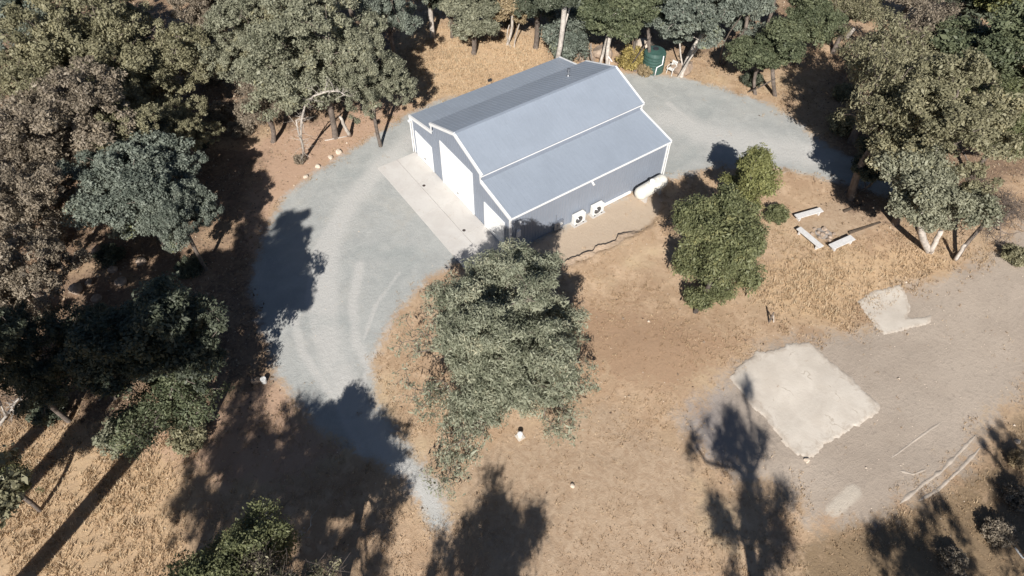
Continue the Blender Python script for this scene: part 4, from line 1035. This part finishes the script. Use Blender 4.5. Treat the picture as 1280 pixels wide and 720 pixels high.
# garden chair
P = onz(838, 93); T = empty('garden_chair', (P[0], P[1], hz(P[0], P[1])), math.atan2(-dv[0], dv[1])+math.radians(150), 'white plastic garden chair standing by the green water tank', 'chair')
b = MB(); b.box(-.27, .27, -.25, .27, .42, .45); b.build('seat', M['white_plastic'], T, bevel=.012)
b = MB(); b.obox((-.19, .27, .46), (-.19, .38, .95), (.04, 0, 0), (0, .012, 0)); b.obox((-.065, .27, .46), (-.065, .38, .95), (.035, 0, 0), (0, .012, 0)); b.obox((.065, .27, .46), (.065, .38, .95), (.035, 0, 0), (0, .012, 0)); b.obox((.19, .27, .46), (.19, .38, .95), (.04, 0, 0), (0, .012, 0)); b.box(-.25, .25, .36, .40, .90, 1.0); b.build('backrest', M['white_plastic'], T, bevel=.008)
for sx in (-1, 1):
    for sy in (-1, 1):
        b = MB(); b.tube([(sx*.24, sy*.22, .42), (sx*.28, sy*.27, -.02)], [.03, .022], 8); b.build('leg', M['white_plastic'], T)
    b = MB(); b.tube([(sx*.28, -.24, .44), (sx*.30, -.24, .66), (sx*.30, .0, .68), (sx*.28, .33, .66)], .024, 7); b.build('armrest', M['white_plastic'], T)
# capped white pipe under the big tree
P = onz(650, 545); T = empty('standpipe', (P[0], P[1], hz(P[0], P[1])), 0, 'short white capped pipe standing at the lower edge of the sage-green tree', 'pipe')
b = MB(); b.tube([(0,0,-.05),(0,0,.30)], .10, 14); b.build('pipe', M['white_plastic'], T); b = MB(); b.tube([(0,0,.301),(0,0,.37),(0,0,.40)], [.14,.14,.09], 14); b.build('cap', M['white_metal'], T)
b = MB(); b.box(-.2,.2,-.2,.2,-.05,.05); b.build('base_pad', M['slab'], T)
# bucket
P = onz(330, 476); T = empty('bucket', (P[0], P[1], hz(P[0], P[1])), .4, 'white bucket at the edge of the drive beside a pinkish stone', 'bucket')
b = MB(); b.tube([(0,0,0),(0,0,.36),(0,0,.365),(0,0,.05)], [.13,.16,.15,.125], 18, False); b.add([(.13*math.cos(a), .13*math.sin(a), .01) for a in np.linspace(0, 6.28, 19)[:-1]], [tuple(range(18))]); b.build('pail', M['white_plastic'], T)
b = MB(); b.tube([(.16*math.cos(a), .05, .34+.12*math.sin(a)) for a in np.linspace(0, math.pi, 9)], .006, 5); b.build('handle', M['galv'], T)
# old post with a brace
P = onz(961, 403); T = empty('fence_post', (P[0], P[1], hz(P[0], P[1])), 0, 'short weathered post with a leaning brace in the golden grass by the lone green oak', 'post')
b = MB(); b.tube([(0,0,-.1),(.02,0,.45),(.05,.02,.85)], [.06,.055,.05], 8); b.build('post', M['bark'], T)
b = MB(); q = rr*.28; b.tube([(q[0],q[1],-.02),(q[0]*.3,q[1]*.3,.6)], .035, 7); b.build('brace', M['pale_bark'], T)
# drain plates on the apron
for a, b_, lb in ((530, 232, 'small dark drain plate on the apron facing the middle door'), (580, 288, 'small dark drain plate on the apron facing the right-hand door')):
    P = onz(a, b_, .05); t = empty('drain_plate', (P[0], P[1], .051), 0, lb, 'drain', 'drain plates on the apron')
    b = MB(); b.tube([(0,0,0),(0,0,.012)], .11, 14); b.build('plate', M['dark_metal'], t); b = MB(); b.tube([(0,0,.0125),(0,0,.03)], .05, 8); b.build('knob', M['rust'], t)
# ash in the fire ring
P = onz(1030, 291); b = MB(); b.add([(P[0]+.55*math.cos(a), P[1]+.55*math.sin(a), hz(P[0],P[1])+.012+.02*(k % 2)) for k, a in enumerate(np.linspace(0, 6.283, 15)[:-1])]+[(P[0], P[1], hz(P[0],P[1])+.05)], [(k, (k+1) % 14, 14) for k in range(14)])
tag(b.build('ash', M['duff']), 'grey ash inside the fire ring', kind='stuff')
